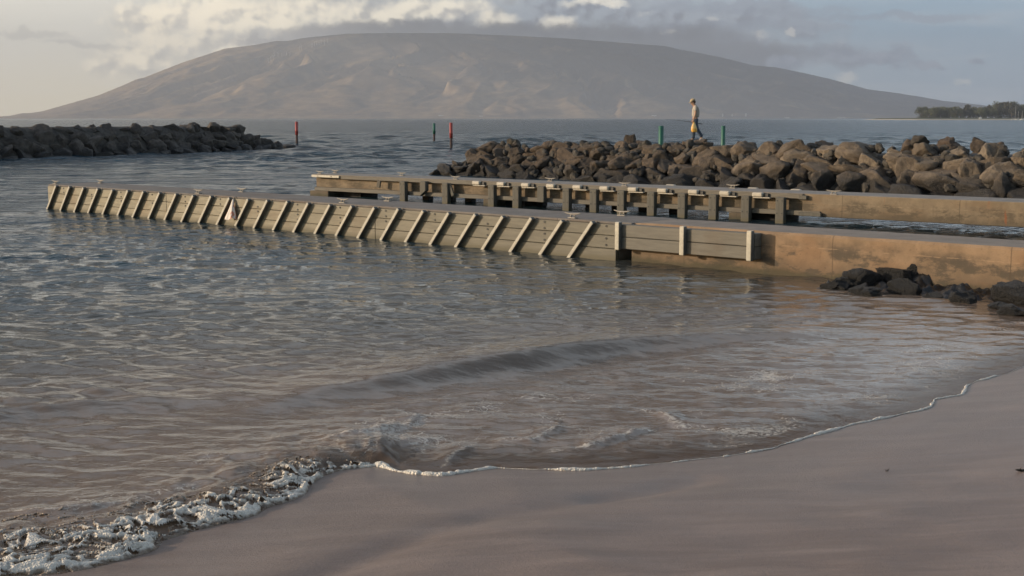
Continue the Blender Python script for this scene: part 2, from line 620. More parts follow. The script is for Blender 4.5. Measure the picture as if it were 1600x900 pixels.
def ridge(X, Y, line, amp, w_sea, w_land, d_all, up=True):
    d, par = poly_dist(X, Y, line)
    nx, ny = line[-1] - line[0]
    # seaward side is to the left of the line's direction (lines run left to right)
    i = np.clip(par.astype(int), 0, len(line) - 2)
    ax, ay = line[i, 0], line[i, 1]
    dx, dy = line[i + 1, 0] - ax, line[i + 1, 1] - ay
    side = dx * (Y - ay) - dy * (X - ax)
    a = np.interp(par, np.arange(len(line)), amp)
    w = np.where(side > 0, w_sea, w_land)
    w = w_land + (w_sea - w_land) * sstep(np.where(side > 0, d, -d), -0.04, 0.04)
    return a * np.exp(-(d / w) ** 2), d, np.where(side > 0, d, -d)


def sea_level(X, Y, cell, d, par):
    R = np.hypot(X, Y)
    n = np.zeros(X.shape)
    wob = [vnoise(X * 0.5, Y * 0.5, seed=50 + i) for i in range(3)]
    gust = 0.8 + 0.45 * fbm(X * 0.12, Y * 0.12, seed=31, octaves=3)
    for i in range(NW):
        rows = LAM[i] / np.maximum(cell, 1e-6) > 1.9
        if not rows.any():
            continue
        x, y = X[rows], Y[rows]
        fade = sstep(LAM[i] / np.maximum(cell[rows], 1e-6), 1.9, 3.6)
        sh = float(np.interp(LAM[i], [0.14, 0.25, 0.5, 0.75, 1.1, 2.4], [0.9, 1.25, 1.1, 0.62, 0.30, 0.16]))
        n[rows] += (0.0046 if LAM[i] < 0.42 else 0.0037) * sh * LAM[i] * fade * np.sin(KX[i] * x + KY[i] * y + PHASE[i] + 0.8 * wob[i % 3][rows] / LAM[i] ** 0.25)
    n = n * gust
    far_ = R > 36
    if far_.any():
        x, y, cf = X[far_], Y[far_], np.maximum(cell[far_], 1e-6)
        acc = np.zeros(x.shape)
        wo = [vnoise(x * 0.12, y * 0.12, seed=60 + i) for i in range(3)]
        for i in range(NO):
            acc += sstep(OLAM[i] / cf, 1.9, 3.6) * 0.0048 * OLAM[i] * np.sin(OKX[i] * x + OKY[i] * y + OPH[i] + 1.2 * wo[i % 3])
        n[far_] += acc * sstep(R[far_], 45, 130) * (0.55 + 0.75 * gust[far_] ** 2)
    n = n + 0.30 * np.abs(n) * (n > 0)                              # peakier crests
    calm = sstep(-d, 0.05, 3.2) * 0.75 + 0.25 * sstep(-d, 3, 9)
    # inside the wavelet the sheet of swash is thin and flat
    r1, d1, s1 = ridge(X, Y, CREST, CREST_A, 0.80, 0.26, d)
    swash = sstep(-s1, -0.2, 0.8) * (d1 < 7) * sstep(X, -3.0, -1.0)
    calm = calm * (1 - 0.62 * swash)
    z = n * (0.10 + 0.90 * calm) * (1 - 0.70 * np.exp(-(d1 / 0.8) ** 2))
    z += 1.0 * r1 * (1 + 0.06 * vnoise(X * 3, Y * 3, seed=77))
    ca = np.interp(poly_dist(X, Y, CREST)[1], np.arange(len(CREST)), CREST_A)
    z -= 0.22 * ca * np.exp(-((np.clip(-s1, 0, 9) - 0.62) / 0.30) ** 2)
    z += ridge(X, Y, CREST2, CREST2_A, 0.8, 0.35, d)[0]
    foam = np.zeros(X.shape)
    for c in CURLS:
        rr, dc, sc_ = ridge(X, Y, c, np.concatenate([[0.0], np.full(len(c) - 2, 0.028), [0.006]]), 0.16, 0.07, d)
        z += rr * (1 + 0.5 * vnoise(X * 9, Y * 9, seed=13))
        foam = np.maximum(foam, 0.9 * np.exp(-(np.abs(dc) / 0.07) ** 2))
    # the front of the swash: a rolling bore on the left, a thin lip on the right
    bore = np.interp(X / np.maximum(Y, 1), [-0.42, -0.30, -0.17, -0.12, -0.105, -0.09, 0.0, 0.4], [0.055, 0.06, 0.07, 0.10, 0.085, 0.02, 0.012, 0.010])
    q = np.clip(-d, 0, None)
    z += bore * (1 - np.exp(-(q / np.interp(X / np.maximum(Y, 1), [-.13, -.09], [0.20, 0.06])) ** 1.5)) * np.exp(-(q / 1.1) ** 2) * (1 + 0.30 * fbm(X * 5, Y * 5, seed=19, octaves=3))
    z += 0.010 * swash * fbm(X * 2.2, Y * 4.5, seed=23, octaves=4) * sstep(-d, 0.0, 0.5)
    edge = sstep(-d, 0.0, 0.12)
    z = z * edge + (1 - edge) * (sand_z(X, Y, d) + 0.010 * (1 - np.exp(q / -0.03)))
    z = np.where(d > 0, sand_z(X, Y, d) - 0.02 - 0.2 * np.minimum(d, 0.5), z)
    lace = np.maximum(0.75 * swash * sstep(-d, 0.0, 0.3) * sstep(-s1, 0.6, 1.8) * (0.55 + 0.6 * fbm(X * 0.8, Y * 0.8, seed=41, octaves=3)), foam)
    lace = np.maximum(lace, np.interp(X / np.maximum(Y, 1), [-0.3, -.14, -.1], [0.55, 0.35, 0.0]) * np.exp(-(q / 1.5) ** 2))
    return z, lace


def build_sea():
    th = np.radians(np.concatenate([np.linspace(-62, -27, 90)[:-1], np.linspace(-27, 27, 930), np.linspace(27, 62, 90)[1:]]))
    r_near = 5.6 * np.exp(np.arange(0, math.log(110 / 5.6), 0.0044))
    r_near = np.concatenate([r_near, 110 * np.exp(np.arange(0.006, math.log(900 / 110), 0.0068))])
    r_far = 900 * np.exp(np.linspace(0.02, math.log(24000 / 900.0), 90))
    r = np.concatenate([r_near, r_far])
    R, T = np.meshgrid(r, th, indexing='ij')
    X, Y = R * np.sin(T), R * np.cos(T)
    dr = np.gradient(r)[:, None] * np.ones_like(T)
    da = R * np.gradient(th)[None, :]
    cell = np.maximum(dr, da)
    d = np.full(X.shape, -999.0)
    par = np.zeros(X.shape)
    k = len(r_near)
    d[:k], par[:k] = shore_dist(X[:k], Y[:k])
    Z = np.zeros(X.shape)
    lace = np.zeros(X.shape)
    Z[:k], lace[:k] = sea_level(X[:k], Y[:k], cell[:k], d[:k], par[:k])
    d = np.maximum(d, -200)
    dq = np.minimum(np.minimum(d[:-1, :-1], d[1:, 1:]), np.minimum(d[1:, :-1], d[:-1, 1:])).ravel()
    f = grid_faces(*X.shape, keep=dq < 0.06)
    V = np.stack([X, Y, Z], -1).reshape(-1, 3)
    used = np.zeros(len(V), bool)
    used[f.ravel()] = True
    idx = np.cumsum(used) - 1
    me = mesh_np('sea_water', V[used], idx[f], attrs={'shore': d.ravel()[used], 'lace': lace.ravel()[used]})

    def b(nt, p, out):
        P = nt.pos()
        d_ = nt.attr('shore')
        x, y, z = nt.sep(P)
        off = nt.m('MULTIPLY', d_, -1.0)
        big = nt.noise(P, 0.25, 3, 0.5)
        o2 = nt.m('ADD', off, nt.m('MULTIPLY', nt.m('SUBTRACT', big, 0.5), 4.0))
        c = nt.mix(nt.ss(o2, 1.2, 8.5), (0.165, 0.118, 0.088), (0.072, 0.064, 0.050))
        c = nt.mix(nt.ss(o2, 5.5, 16.0), c, (0.024, 0.044, 0.054))
        c = nt.mix(nt.ss(o2, 12.0, 45.0), c, (0.010, 0.036, 0.054))
        # lacy foam left on the swash
        wv = nt.noise(P, 2.2, 4, 0.6, out=1)
        warped = nt.vm('ADD', nt.mapping(P, (1.0, 1.35, 1.0)), nt.vm('MULTIPLY', nt.vm('SUBTRACT', wv, (0.5, 0.5, 0.5)), (0.9, 0.9, 0)))
        vo = nt.new('ShaderNodeTexVoronoi', feature='DISTANCE_TO_EDGE')
        nt.put(vo.inputs['Vector'], warped)
        vo.inputs['Scale'].default_value = 4.6
        vo2 = nt.new('ShaderNodeTexVoronoi', feature='DISTANCE_TO_EDGE')
        nt.put(vo2.inputs['Vector'], warped)
        vo2.inputs['Scale'].default_value = 13.0
        gate = nt.noise(P, 1.7, 5, 0.65)
        spk = nt.noise(P, 24, 3, 0.7)
        lace_ = nt.attr('lace')
        th1 = nt.m('MULTIPLY', lace_, nt.ss(gate, 0.44, 0.66))
        f1 = nt.ss(nt.m('SUBTRACT', nt.m('MULTIPLY', th1, 0.085), vo.outputs[0]), -0.008, 0.028)
        f2 = nt.ss(nt.m('SUBTRACT', nt.m('MULTIPLY', th1, 0.080), vo2.outputs[0]), -0.012, 0.035)
        f3 = nt.m('MULTIPLY', nt.ss(lace_, 0.70, 0.95), nt.ss(spk, 0.42, 0.6))
        fm = nt.m('MULTIPLY', nt.m('MAXIMUM', f1, nt.m('MAXIMUM', nt.m('MULTIPLY', f2, 0.7), f3)), nt.ss(spk, 0.30, 0.52, 0.25, 0.85))
        c = nt.mix(fm, c, (0.62, 0.56, 0.48))
        nt.put(p.inputs['Base Color'], c)
        far = nt.ss(y, 10.0, 55.0)
        ro = nt.m('ADD', 0.025, nt.m('MULTIPLY', far, 0.12))
        nt.put(p.inputs['Roughness'], nt.mix(fm, ro, 0.7))
        nt.put(p.inputs['IOR'], nt.m('SUBTRACT', 1.333, nt.m('MULTIPLY', nt.ss(y, 25.0, 260.0), 0.19)))
        calm = nt.ss(off, 0.1, 6.0, 0.85, 1.0)
        h1 = nt.noise(nt.mapping(P, (0.7, 1.25, 1), rot=(0, 0, rad(8))), 7.0, 4, 0.6, 0.3)
        h2 = nt.noise(nt.mapping(P, (0.55, 1.2, 1), rot=(0, 0, rad(-10))), 1.1, 4, 0.6, 0.4)
        n1 = nt.bump(h1, nt.m('MULTIPLY', calm, nt.m('ADD', 0.22, nt.m('MULTIPLY', far, 0.25))), 0.040)
        n2 = nt.bump(h2, nt.m('ADD', 0.04, nt.m('MULTIPLY', far, 0.80)), 0.36, n1)
        h3 = nt.noise(nt.mapping(P, (0.5, 1.2, 1)), 0.22, 5, 0.62, 0.4)
        n3 = nt.bump(h3, nt.m('MULTIPLY', far, 0.8), 2.4, n2)
        nt.put(p.inputs['Normal'], n3)
        # the last hand's breadth of swash is thin enough to see the sand through
        tr = nt.new('ShaderNodeBsdfTransparent')
        tr.inputs[0].default_value = (0.80, 0.72, 0.64, 1)
        mx = nt.new('ShaderNodeMixShader')
        nt.put(mx.inputs[0], nt.m('MAXIMUM', nt.ss(off, 0.0, 0.9, 0.45, 1.0), fm))
        nt.l.new(tr.outputs[0], mx.inputs[1])
        nt.l.new(p.outputs[0], mx.inputs[2])
        nt.l.new(mx.outputs[0], out.inputs['Surface'])
    o = link('sea_water', me, material('sea_water', b))
    tag(o, kind='structure')


build_sea()


# ------------------------------------------------------------------ foam along the water's edge
def mat_foam():
    def b(nt, p, out):
        P = nt.pos()
        n = nt.noise(P, 16, 5, 0.65)
        vo = nt.new('ShaderNodeTexVoronoi', feature='F1')
        nt.put(vo.inputs['Vector'], P)
        vo.inputs['Scale'].default_value = 65
        c = nt.mix(nt.ss(nt.m('ADD', nt.attr('froth'), nt.m('MULTIPLY', nt.m('SUBTRACT', n, 0.5), 0.9)), 0.05, 0.75), (0.21, 0.155, 0.11), (0.70, 0.64, 0.55))
        c = nt.mix(nt.m('MULTIPLY', nt.ss(vo.outputs[0], 0.5, 0.9), 0.35), c, (0.22, 0.165, 0.12))
        nt.put(p.inputs['Base Color'], c)
        p.inputs['Roughness'].default_value = 0.55
        p.inputs['Subsurface Weight'].default_value = 0.15
        p.inputs['Subsurface Radius'].default_value = (0.03, 0.025, 0.02)
        nt.put(p.inputs['Normal'], nt.bump(vo.outputs[0], 0.6, 0.02))
    return material('sea_foam', b)


def build_foam():
    allV, allF, base = [], [], 0
    # frothing front of the spent wave on the left
    x0, x1, y0, y1, st = -6.0, -1.15, 5.6, 10.6, 0.0095
    xs, ys = np.arange(x0, x1, st), np.arange(y0, y1, st)
    Y, X = np.meshgrid(ys, xs, indexing='ij')
    d, par = shore_dist(X, Y)
    near = (d < 0.05) & (d > -1.5)
    z = np.full(X.shape, -9.0)
    zz, _ = sea_level(X[near], Y[near], np.full(near.sum(), 0.04), d[near], par[near])
    Xn, Yn, dn = X[near], Y[near], d[near]
    az = Xn / Yn
    width = np.interp(az, [-0.5, -0.40, -0.30, -0.22, -0.175, -0.155, -0.10], [1.45, 1.25, 0.95, 0.65, 0.48, 0.25, 0.02])
    q = -dn / width
    wx = Xn + 0.10 * vnoise(Xn * 5, Yn * 5, seed=1)
    wy = Yn + 0.10 * vnoise(Xn * 5, Yn * 5, seed=2)
    sx, sy = wx + 0.35 * wy, wy - 0.35 * wx                        # stretched along the shore
    c1 = np.abs(vnoise(sx * 9, sy * 20, seed=81))
    c2 = np.abs(vnoise(sx * 19 + 4, sy * 38, seed=82))
    c3 = vnoise(sx * 5, sy * 8, seed=83)
    cell = np.clip(1.20 - 0.9 * c1 - 0.75 * c2 + 0.15 * c3, 0, 1)
    patch = 0.5 + 0.5 * fbm(Xn * 2.4, Yn * 4.0, seed=61, octaves=3)
    fine = fbm(Xn * 38, Yn * 38, seed=71, octaves=2)
    env = sstep(q, -0.01, 0.07) * (1 - sstep(q, 0.50, 1.10))
    rim = np.exp(-((q - 0.07) / 0.06) ** 2)
    cover = np.clip(cell * (0.65 + 0.5 * patch) + 0.26 * rim - 0.43 - 0.30 * sstep(q, 0.25, 1.0), -1, 1)
    hgt = env * cover
    z[near] = zz - 0.004 + 0.050 * np.clip(hgt, 0, 1) ** 0.6 * (0.6 + 0.6 * patch) + 0.0018 * fine * env - 0.03 * (hgt < 0)
    tint = np.zeros(X.shape)
    tint[near] = np.clip(hgt * 1.7 + 0.25 * fine, 0, 1)
    ok = np.zeros(X.shape, bool)
    ok[near] = hgt > -0.02
    dq = (ok[:-1, :-1] & ok[1:, 1:] & ok[1:, :-1] & ok[:-1, 1:]).ravel()
    f = grid_faces(*X.shape, keep=dq)
    V = np.stack([X, Y, z], -1).reshape(-1, 3)
    used = np.zeros(len(V), bool)
    used[f.ravel()] = True
    idx = np.cumsum(used) - 1
    allV.append(V[used])
    allF.append(idx[f])
    base = used.sum()
    allT = [tint.ravel()[used]]
    # bead of foam along the edge of the swash
    i0 = 19
    P = SHORE[i0:]
    seg = np.hypot(*np.diff(P, axis=0).T)
    S = np.concatenate([[0], np.cumsum(seg)])
    n = int(min(S[-1], 26.0) / 0.011)
    s = np.linspace(0, min(S[-1], 26.0), n)
    cx, cy = np.interp(s, S, P[:, 0]), np.interp(s, S, P[:, 1])
    ker = np.ones(9) / 9
    cx[4:-4], cy[4:-4] = np.convolve(cx, ker, 'valid'), np.convolve(cy, ker, 'valid')
    cx = cx + 0.012 * fbm(s * 4, s * 0, seed=3)
    cy = cy + 0.012 * fbm(s * 4, s * 0 + 5, seed=4)
    tx, ty = np.gradient(cx), np.gradient(cy)
    tl = np.hypot(tx, ty) + 1e-9
    nx, ny = -ty / tl, tx / tl
    rd = 0.0105 * (0.55 + 0.75 * np.clip(fbm(s * 2.6, s * 0, seed=11, octaves=4) + 0.15, -0.5, 1.4)) * (1 + 0.35 * vnoise(s * 26, s * 0, seed=12))
    rd = rd * np.interp(s, [0, 0.15, 0.5, 1.2, 3.5, 8, 11, 26], [1.8, 2.3, 1.5, 1.15, 1.0, 0.8, 0.55, 0.35])
    rd = np.where(vnoise(s * 1.3, s * 0, seed=15) + 0.5 * vnoise(s * 7, s * 0, seed=16) < np.interp(s, [0, 2, 6, 9, 26], [-1.2, -0.75, -0.45, -0.1, 0.2]), 0.002, rd)
    rd[0] = rd[-1] = 0.001
    d0, p0 = np.zeros(n), np.zeros(n)
    zc = sand_z(cx, cy, d0) + 0.004
    na = 9
    ang = np.linspace(-0.15 * math.pi, 1.15 * math.pi, na)
    ring = np.stack([np.stack([cx + nx * rd * 1.5 * math.cos(a) * (1 + 0.2 * vnoise(s * 40, s * 0 + i, seed=20)), cy + ny * rd * 1.5 * math.cos(a), zc + rd * 1.15 * math.sin(a)], -1) for i, a in enumerate(ang)], 1)
    allV.append(ring.reshape(-1, 3))
    allF.append(grid_faces(n, na) + base)
    allT.append(np.full(n * na, 0.75))
    base += n * na
    # the little curl that stands up where the two lobes meet
    me = mesh_np('sea_foam', np.vstack(allV), np.vstack(allF), attrs={'froth': np.concatenate(allT)})
    o = link('sea_foam', me, mat_foam())
    tag(o, 'white froth and foam bead along the edge of the swash', None, None, 'stuff')


build_foam()


# ------------------------------------------------------------------ mountain, headland, haze
SIL = np.array([(-700, 186), (-300, 186), (-60, 186), (-20, 184), (10, 182), (28, 178), (40, 178), (60, 175), (100, 164), (150, 150), (190, 134), (214, 124), (222, 123), (250, 112), (290, 97), (325, 86), (350, 78), (375, 75),
                (400, 72), (420, 68), (432, 66), (450, 66), (470, 62), (500, 59), (540, 55), (600, 54), (700, 54), (800, 58), (880, 62), (960, 68), (1040, 74), (1065, 80), (1095, 85), (1130, 92), (1180, 104),
                (1215, 107), (1260, 116), (1300, 125), (1360, 141), (1400, 146), (1440, 152), (1480, 159), (1520, 163), (1560, 168), (1620, 174), (1700, 178), (1900, 184), (2600, 186)], float)
Y_FOOT, Y_TOP, Y_BACK = 15500.0, 20500.0, 24000.0


def mountain_z(X, Y):
    px = 800 + 2035 * X / np.minimum(Y, Y_TOP)
    H = np.interp(px, SIL[:, 0], (186 - SIL[:, 1]) / 2035 * Y_TOP)
    t = (Y - Y_FOOT) / (Y_TOP - Y_FOOT)
    back = 1 - sstep(t, 1.02, 1.75)
    tt = np.clip(t, 0, 1)
    prof = 0.62 * tt + 0.38 * tt ** 2
    # ravines run down from the summit towards the shore, fanning out
    cx = (500 - 800) / 2035 * Y_TOP
    fan = (X - cx) / (1400 + 5200 * (1.15 - tt)) + 0.9 * (1 - tt) * 0.5
    w = 0.22 * fbm(X / 1500, Y / 1500, seed=7, octaves=3)
    g1 = 1 - np.abs(vnoise((fan + w * 0.55) * 10.0, tt * 1.0, seed=21)) * 2
    g2 = 1 - np.abs(vnoise((fan + w * 0.5) * 25.0, tt * 1.8, seed=22)) * 2
    g3 = fbm(X / 420, Y / 700, seed=23, octaves=4)
    env = np.sin(np.clip(tt, 0, 1) * math.pi) ** 0.8
    amp = np.clip((H - 60) / 900, 0, 1) * env
    z = H * prof * back + amp * back * (135 * g1 + 80 * g2 + 30 * g3)
    z = z + 6 * sstep(t, -0.05, 0.02) * (H > 1)
    return np.where(t < -0.08, -30, np.maximum(z, -30 + 34 * sstep(t, -0.08, 0.0)))


def build_mountain():
    xs = np.arange(-12500, 14500, 32.0)
    ys = np.concatenate([np.arange(Y_FOOT - 500, Y_TOP + 300, 48.0), np.arange(Y_TOP + 300, Y_BACK, 140)])
    Yg, Xg = np.meshgrid(ys, xs, indexing='ij')
    Z = mountain_z(Xg, Yg)
    me = mesh_np('mountain', np.stack([Xg, Yg, Z], -1).reshape(-1, 3), grid_faces(*Xg.shape))

    def b(nt, p, out):
        P = nt.pos()
        n = nt.noise(P, 0.0011, 6, 0.6)
        n2 = nt.noise(P, 0.006, 5, 0.65)
        x, y, z = nt.sep(P)
        dry = nt.mix(nt.ss(n2, 0.35, 0.68), (0.26, 0.18, 0.10), (0.46, 0.34, 0.20))
        scrub = nt.mix(nt.ss(n2, 0.3, 0.7), (0.070, 0.058, 0.048), (0.12, 0.098, 0.078))
        f = nt.ss(nt.m('ADD', nt.m('MULTIPLY', n, 1.0), nt.m('ADD', nt.m('MULTIPLY', z, 0.00016), nt.m('MULTIPLY', x, 0.000030))), 0.45, 0.68)
        nt.put(p.inputs['Base Color'], nt.mix(f, dry, scrub))
        p.inputs['Roughness'].default_value = 1.0
        p.inputs['Specular IOR Level'].default_value = 0.0
    o = link('mountain', me, material('mountain_slope', b))
    tag(o, kind='structure')


build_mountain()


def build_haze():
    bm = BM()
    span(bm, -24000, 24000, -300, 24500, -60, 1450)
    m = bpy.data.materials.new('haze')
    m.use_nodes = True
    nt = NT(m.node_tree)
    nt.n.clear()
    out = nt.new('ShaderNodeOutputMaterial')
    v = nt.new('ShaderNodeVolumePrincipled')
    v.inputs['Color'].default_value = (0.76, 0.84, 1.0, 1)
    v.inputs['Density'].default_value = HAZE_DENSITY
    v.inputs['Anisotropy'].default_value = 0.0
    nt.l.new(v.outputs[0], out.inputs['Volume'])
    o = link('haze', bm, m)
    tag(o, kind='stuff')


build_haze()


def build_shade_cloud():
    """the cloud added out of view, which keeps the sun off the right half of the mountain"""
    xs, ys = np.arange(-15500, 3500, 220.0), np.arange(7000, 23500, 220.0)
    Y, X = np.meshgrid(ys, xs, indexing='ij')
    e = np.minimum(np.minimum((X + 12100) / 2500, (3000 - X) / 2500), np.minimum((Y - 8200) / 2500, (23000 - Y) / 2500))
    th = np.clip(e, -1, 1) + 0.55 * fbm(X / 2600, Y / 2600, seed=91, octaves=4) + 0.1
    keep = th > 0.0
    T = 900 * np.sqrt(np.clip(th, 0, 2))
    top = 3400 + T * (0.7 + 0.25 * vnoise(X / 900, Y / 900, seed=5))
    bot = 3400 - T * 0.15 - 60 * vnoise(X / 1200, Y / 1200, seed=6)
    kq = (keep[:-1, :-1] | keep[1:, 1:] | keep[1:, :-1] | keep[:-1, 1:]).ravel()
    f = grid_faces(*X.shape, keep=kq)
    V = np.concatenate([np.stack([X, Y, top], -1).reshape(-1, 3), np.stack([X, Y, bot], -1).reshape(-1, 3)])
    F = np.concatenate([f, f[:, ::-1] + X.size])

    def b(nt, p, out):
        p.inputs['Base Color'].default_value = (0.85, 0.85, 0.86, 1)
        p.inputs['Roughness'].default_value = 1.0
        p.inputs['Specular IOR Level'].default_value = 0.0
    tag(link('shade_cloud', mesh_np('shade_cloud', V, F), material('cloud_white', b)), kind='structure')  # added unseen, for its shade on mountain and haze


build_shade_cloud()

# ------------------------------------------------------------------ materials for the built things
def mat_concrete(name, base, stain, low=0.30, amt=0.7, rust=0.0, top=None):
    def b(nt, p, out):
        v = nt.obj()
        P = nt.pos()
        x, y, z = nt.sep(P)
        n = nt.noise(v, 2.2, 6, 0.65)
        n2 = nt.noise(nt.mapping(v, (3.0, 3.0, 0.5)), 2.0, 6, 0.65)
        fine = nt.noise(v, 45, 5, 0.7)
        c = nt.mix(nt.ss(n, 0.3, 0.72), tuple(q * 0.80 for q in base), tuple(q * 1.15 for q in base))
        c = nt.mix(nt.m('MULTIPLY', nt.ss(fine, 0.5, 0.75), 0.35), c, tuple(q * 0.5 for q in base))
        zz = nt.m('ADD', z, nt.m('MULTIPLY', nt.m('SUBTRACT', n, 0.5), 0.30))
        f = nt.m('MULTIPLY', nt.ss(zz, low - 0.16, low + 0.14, 1.0, 0.0), amt)
        orange = nt.noise(nt.mapping(v, (0.5, 0.5, 1.4)), 1.3, 5, 0.6)
        c = nt.mix(nt.m('MULTIPLY', nt.ss(orange, 0.46, 0.64), 0.4), c, (base[0] * 0.92, base[1] * 0.72, base[2] * 0.55))
        blot = nt.m('MULTIPLY', nt.ss(nt.noise(nt.mapping(v, (1.0, 1.0, 2.0)), 1.1, 8, 0.72), 0.44, 0.58), nt.ss(zz, low + 0.12, low + 0.36, 1.0, 0.0))
        c = nt.mix(nt.m('MAXIMUM', f, nt.m('MULTIPLY', blot, 0.85)), c, stain)
        lx, ly, lz = nt.sep(v)
        jx = nt.m('ABSOLUTE', nt.m('SUBTRACT', nt.m('FRACT', nt.m('DIVIDE', nt.m('ADD', lx, nt.m('MULTIPLY', nt.m('SUBTRACT', n, 0.5), 0.05)), 3.1)), 0.5))
        joint = nt.ss(jx, 0.0, 0.006, 1.0, 0.0)
        jz = nt.m('ABSOLUTE', nt.m('SUBTRACT', nt.m('ADD', lz, nt.m('MULTIPLY', nt.m('SUBTRACT', n, 0.5), 0.04)), low + 0.19))
        line = nt.m('MULTIPLY', nt.ss(jz, 0.0, 0.012, 1.0, 0.0), nt.ss(n2, 0.42, 0.55))
        c = nt.mix(nt.m('MULTIPLY', joint, 0.7), c, tuple(q * 0.3 for q in base))
        c = nt.mix(nt.m('MULTIPLY', line, 0.5), c, tuple(min(1, q * 1.6) for q in base))
        pits = nt.noise(v, 14, 4, 0.75)
        c = nt.mix(nt.m('MULTIPLY', nt.ss(pits, 0.60, 0.70), 0.55), c, tuple(q * 0.35 for q in base))
        drip = nt.m('MULTIPLY', nt.ss(n2, 0.54, 0.72), 0.55)
        c = nt.mix(drip, c, tuple(q * 0.55 for q in base))
        if rust:
            r = nt.noise(nt.mapping(v, (2.0, 2.0, 0.35)), 1.9, 4, 0.6)
            c = nt.mix(nt.m('MULTIPLY', nt.ss(r, 0.66, 0.76), rust), c, (0.22, 0.075, 0.03))
        if top is not None:
            nz = nt.sep(nt.new('ShaderNodeNewGeometry').outputs['Normal'])[2]
            c = nt.mix(nt.ss(nz, 0.6, 0.9), c, nt.mix(nt.ss(n, 0.3, 0.7), tuple(q * 0.85 for q in top), tuple(q * 1.12 for q in top)))
        algae = nt.ss(zz, 0.02, 0.16, 1.0, 0.0)
        c = nt.mix(nt.m('MULTIPLY', algae, 0.75), c, (0.045, 0.042, 0.022))
        nt.put(p.inputs['Base Color'], c)
        p.inputs['Roughness'].default_value = 0.85
        nt.put(p.inputs['Normal'], nt.bump(nt.m('ADD', fine, nt.m('MULTIPLY', n, 2.0)), 0.5, 0.012))
    return material(name, b)


def mat_plank(name, base, grain_dir=(0.7, 6, 6), rough=0.7, dirt=(0.10, 0.085, 0.05), greying=False):
    def b(nt, p, out):
        v = nt.obj()
        z = nt.sep(nt.pos())[2]
        g = nt.noise(nt.mapping(v, grain_dir), 3.0, 6, 0.6)
        n = nt.noise(v, 1.1, 5, 0.6)
        c = nt.mix(nt.ss(g, 0.3, 0.7), tuple(q * 0.82 for q in base), tuple(q * 1.14 for q in base))
        c = nt.mix(nt.m('MULTIPLY', nt.ss(n, 0.50, 0.70), 0.45), c, (base[0] * 0.78, base[1] * 0.62, base[2] * 0.5))
        if greying:                                  # the bays nearer the beach are mixed darker and greyer
            lx = nt.sep(v)[0]
            c = nt.mix(nt.ss(nt.m('ADD', lx, nt.m('MULTIPLY', n, 3.0)), 1.0, 17.0, 1.0, 0.0), c, nt.mix(nt.ss(g, 0.3, 0.7), (0.125, 0.112, 0.085), (0.165, 0.148, 0.112)))
        zz = nt.m('ADD', z, nt.m('MULTIPLY', nt.m('SUBTRACT', n, 0.5), 0.16))
        c = nt.mix(nt.ss(zz, 0.0, 0.14, 0.9, 0.0), c, dirt)
        nt.put(p.inputs['Base Color'], c)
        p.inputs['Roughness'].default_value = rough
        nt.put(p.inputs['Normal'], nt.bump(g, 0.25, 0.01))
    return material(name, b)


M_WALL = mat_concrete('tan_concrete', (0.255, 0.170, 0.102), (0.055, 0.046, 0.034), low=0.34, amt=0.4, top=(0.22, 0.18, 0.145))
M_WALL2 = mat_concrete('weathered_concrete', (0.21, 0.158, 0.102), (0.075, 0.058, 0.037), low=0.36, amt=0.75, rust=0.8, top=(0.22, 0.195, 0.17))
M_DECK = mat_concrete('deck_concrete', (0.175, 0.152, 0.132), (0.17, 0.15, 0.13), low=-5, amt=0.0)
M_PLANK = mat_plank('composite_plank', (0.265, 0.230, 0.162), greying=True)
M_PLANK2 = mat_plank('grey_composite_plank', (0.135, 0.122, 0.098))
M_FENDER = simple('pale_fender', (0.43, 0.39, 0.31), 0.5, 0.15, 9, bump=0.1)
M_FENDER_SIDE = simple('fender_groove_shade', (0.09, 0.085, 0.075), 0.7)  # groove face and shade on the fender's right side, put in as dark colour
M_BOLT = simple('dark_bolt', (0.03, 0.028, 0.025), 0.6)
M_CLEAT = simple('galvanised_cleat', (0.27, 0.24, 0.20), 0.6, 0.2, 14, 0.1)
M_TIMBER = mat_plank('grey_green_timber', (0.105, 0.095, 0.075), (6, 6, 0.7), 0.8)
M_RAIL = mat_plank('dark_rail', (0.125, 0.108, 0.082))
M_BUMPER = simple('cream_bumper', (0.42, 0.37, 0.29), 0.5, 0.10, 12)
M_DARK = simple('black_and_shade', (0.02, 0.018, 0.016), 0.9)


def cleat_mesh():
    bm = BM()
    box(bm, (0, 0, 0.012), (0.20, 0.11, 0.024), 0.006)
    for sx in (-1, 1):
        tube(bm, [(sx * 0.055, 0, 0.02), (sx * 0.045, 0, 0.05), (sx * 0.05, 0, 0.082)], [0.026, 0.018, 0.018], 10)
    L = 0.215
    tube(bm, [(-L, 0, 0.112), (-L * 0.8, 0, 0.105), (-0.10, 0, 0.090), (0, 0, 0.086), (0.10, 0, 0.090), (L * 0.8, 0, 0.105), (L, 0, 0.112)], [0.008, 0.012, 0.017, 0.019, 0.017, 0.012, 0.008], 10)
    me = bpy.data.meshes.new('cleat')
    fix(bm).to_mesh(me)
    bm.free()
    return me


CLEAT = cleat_mesh()


def frame_of(p, q):
    """local frame of a pier: x from p towards q, y away from the camera"""
    d = (q - p)[:2]
    L = np.hypot(*d)
    return d / L, L


# ------------------------------------------------------------------ near pier
DK = 0.765
pa = at(965, 346.5, 0.77)
pe = at(76, 288.5, 0.75)
u, PL = frame_of(pa, pe)
pier = thing('pier', 'long low pier faced with pale planks and slanted fender strips, nearest the beach', 'pier', (pa[0], pa[1], 0), math.atan2(u[1], u[0]))
# local +y of the rotated frame points towards the camera for this direction: W is the direction of the water side behind
W = -1.0 if u[0] < 0 else 1.0
PW = 1.52


def loc_of(p, org, uu):
    d = np.array(p[:2]) - np.array(org[:2])
    return float(d @ uu)


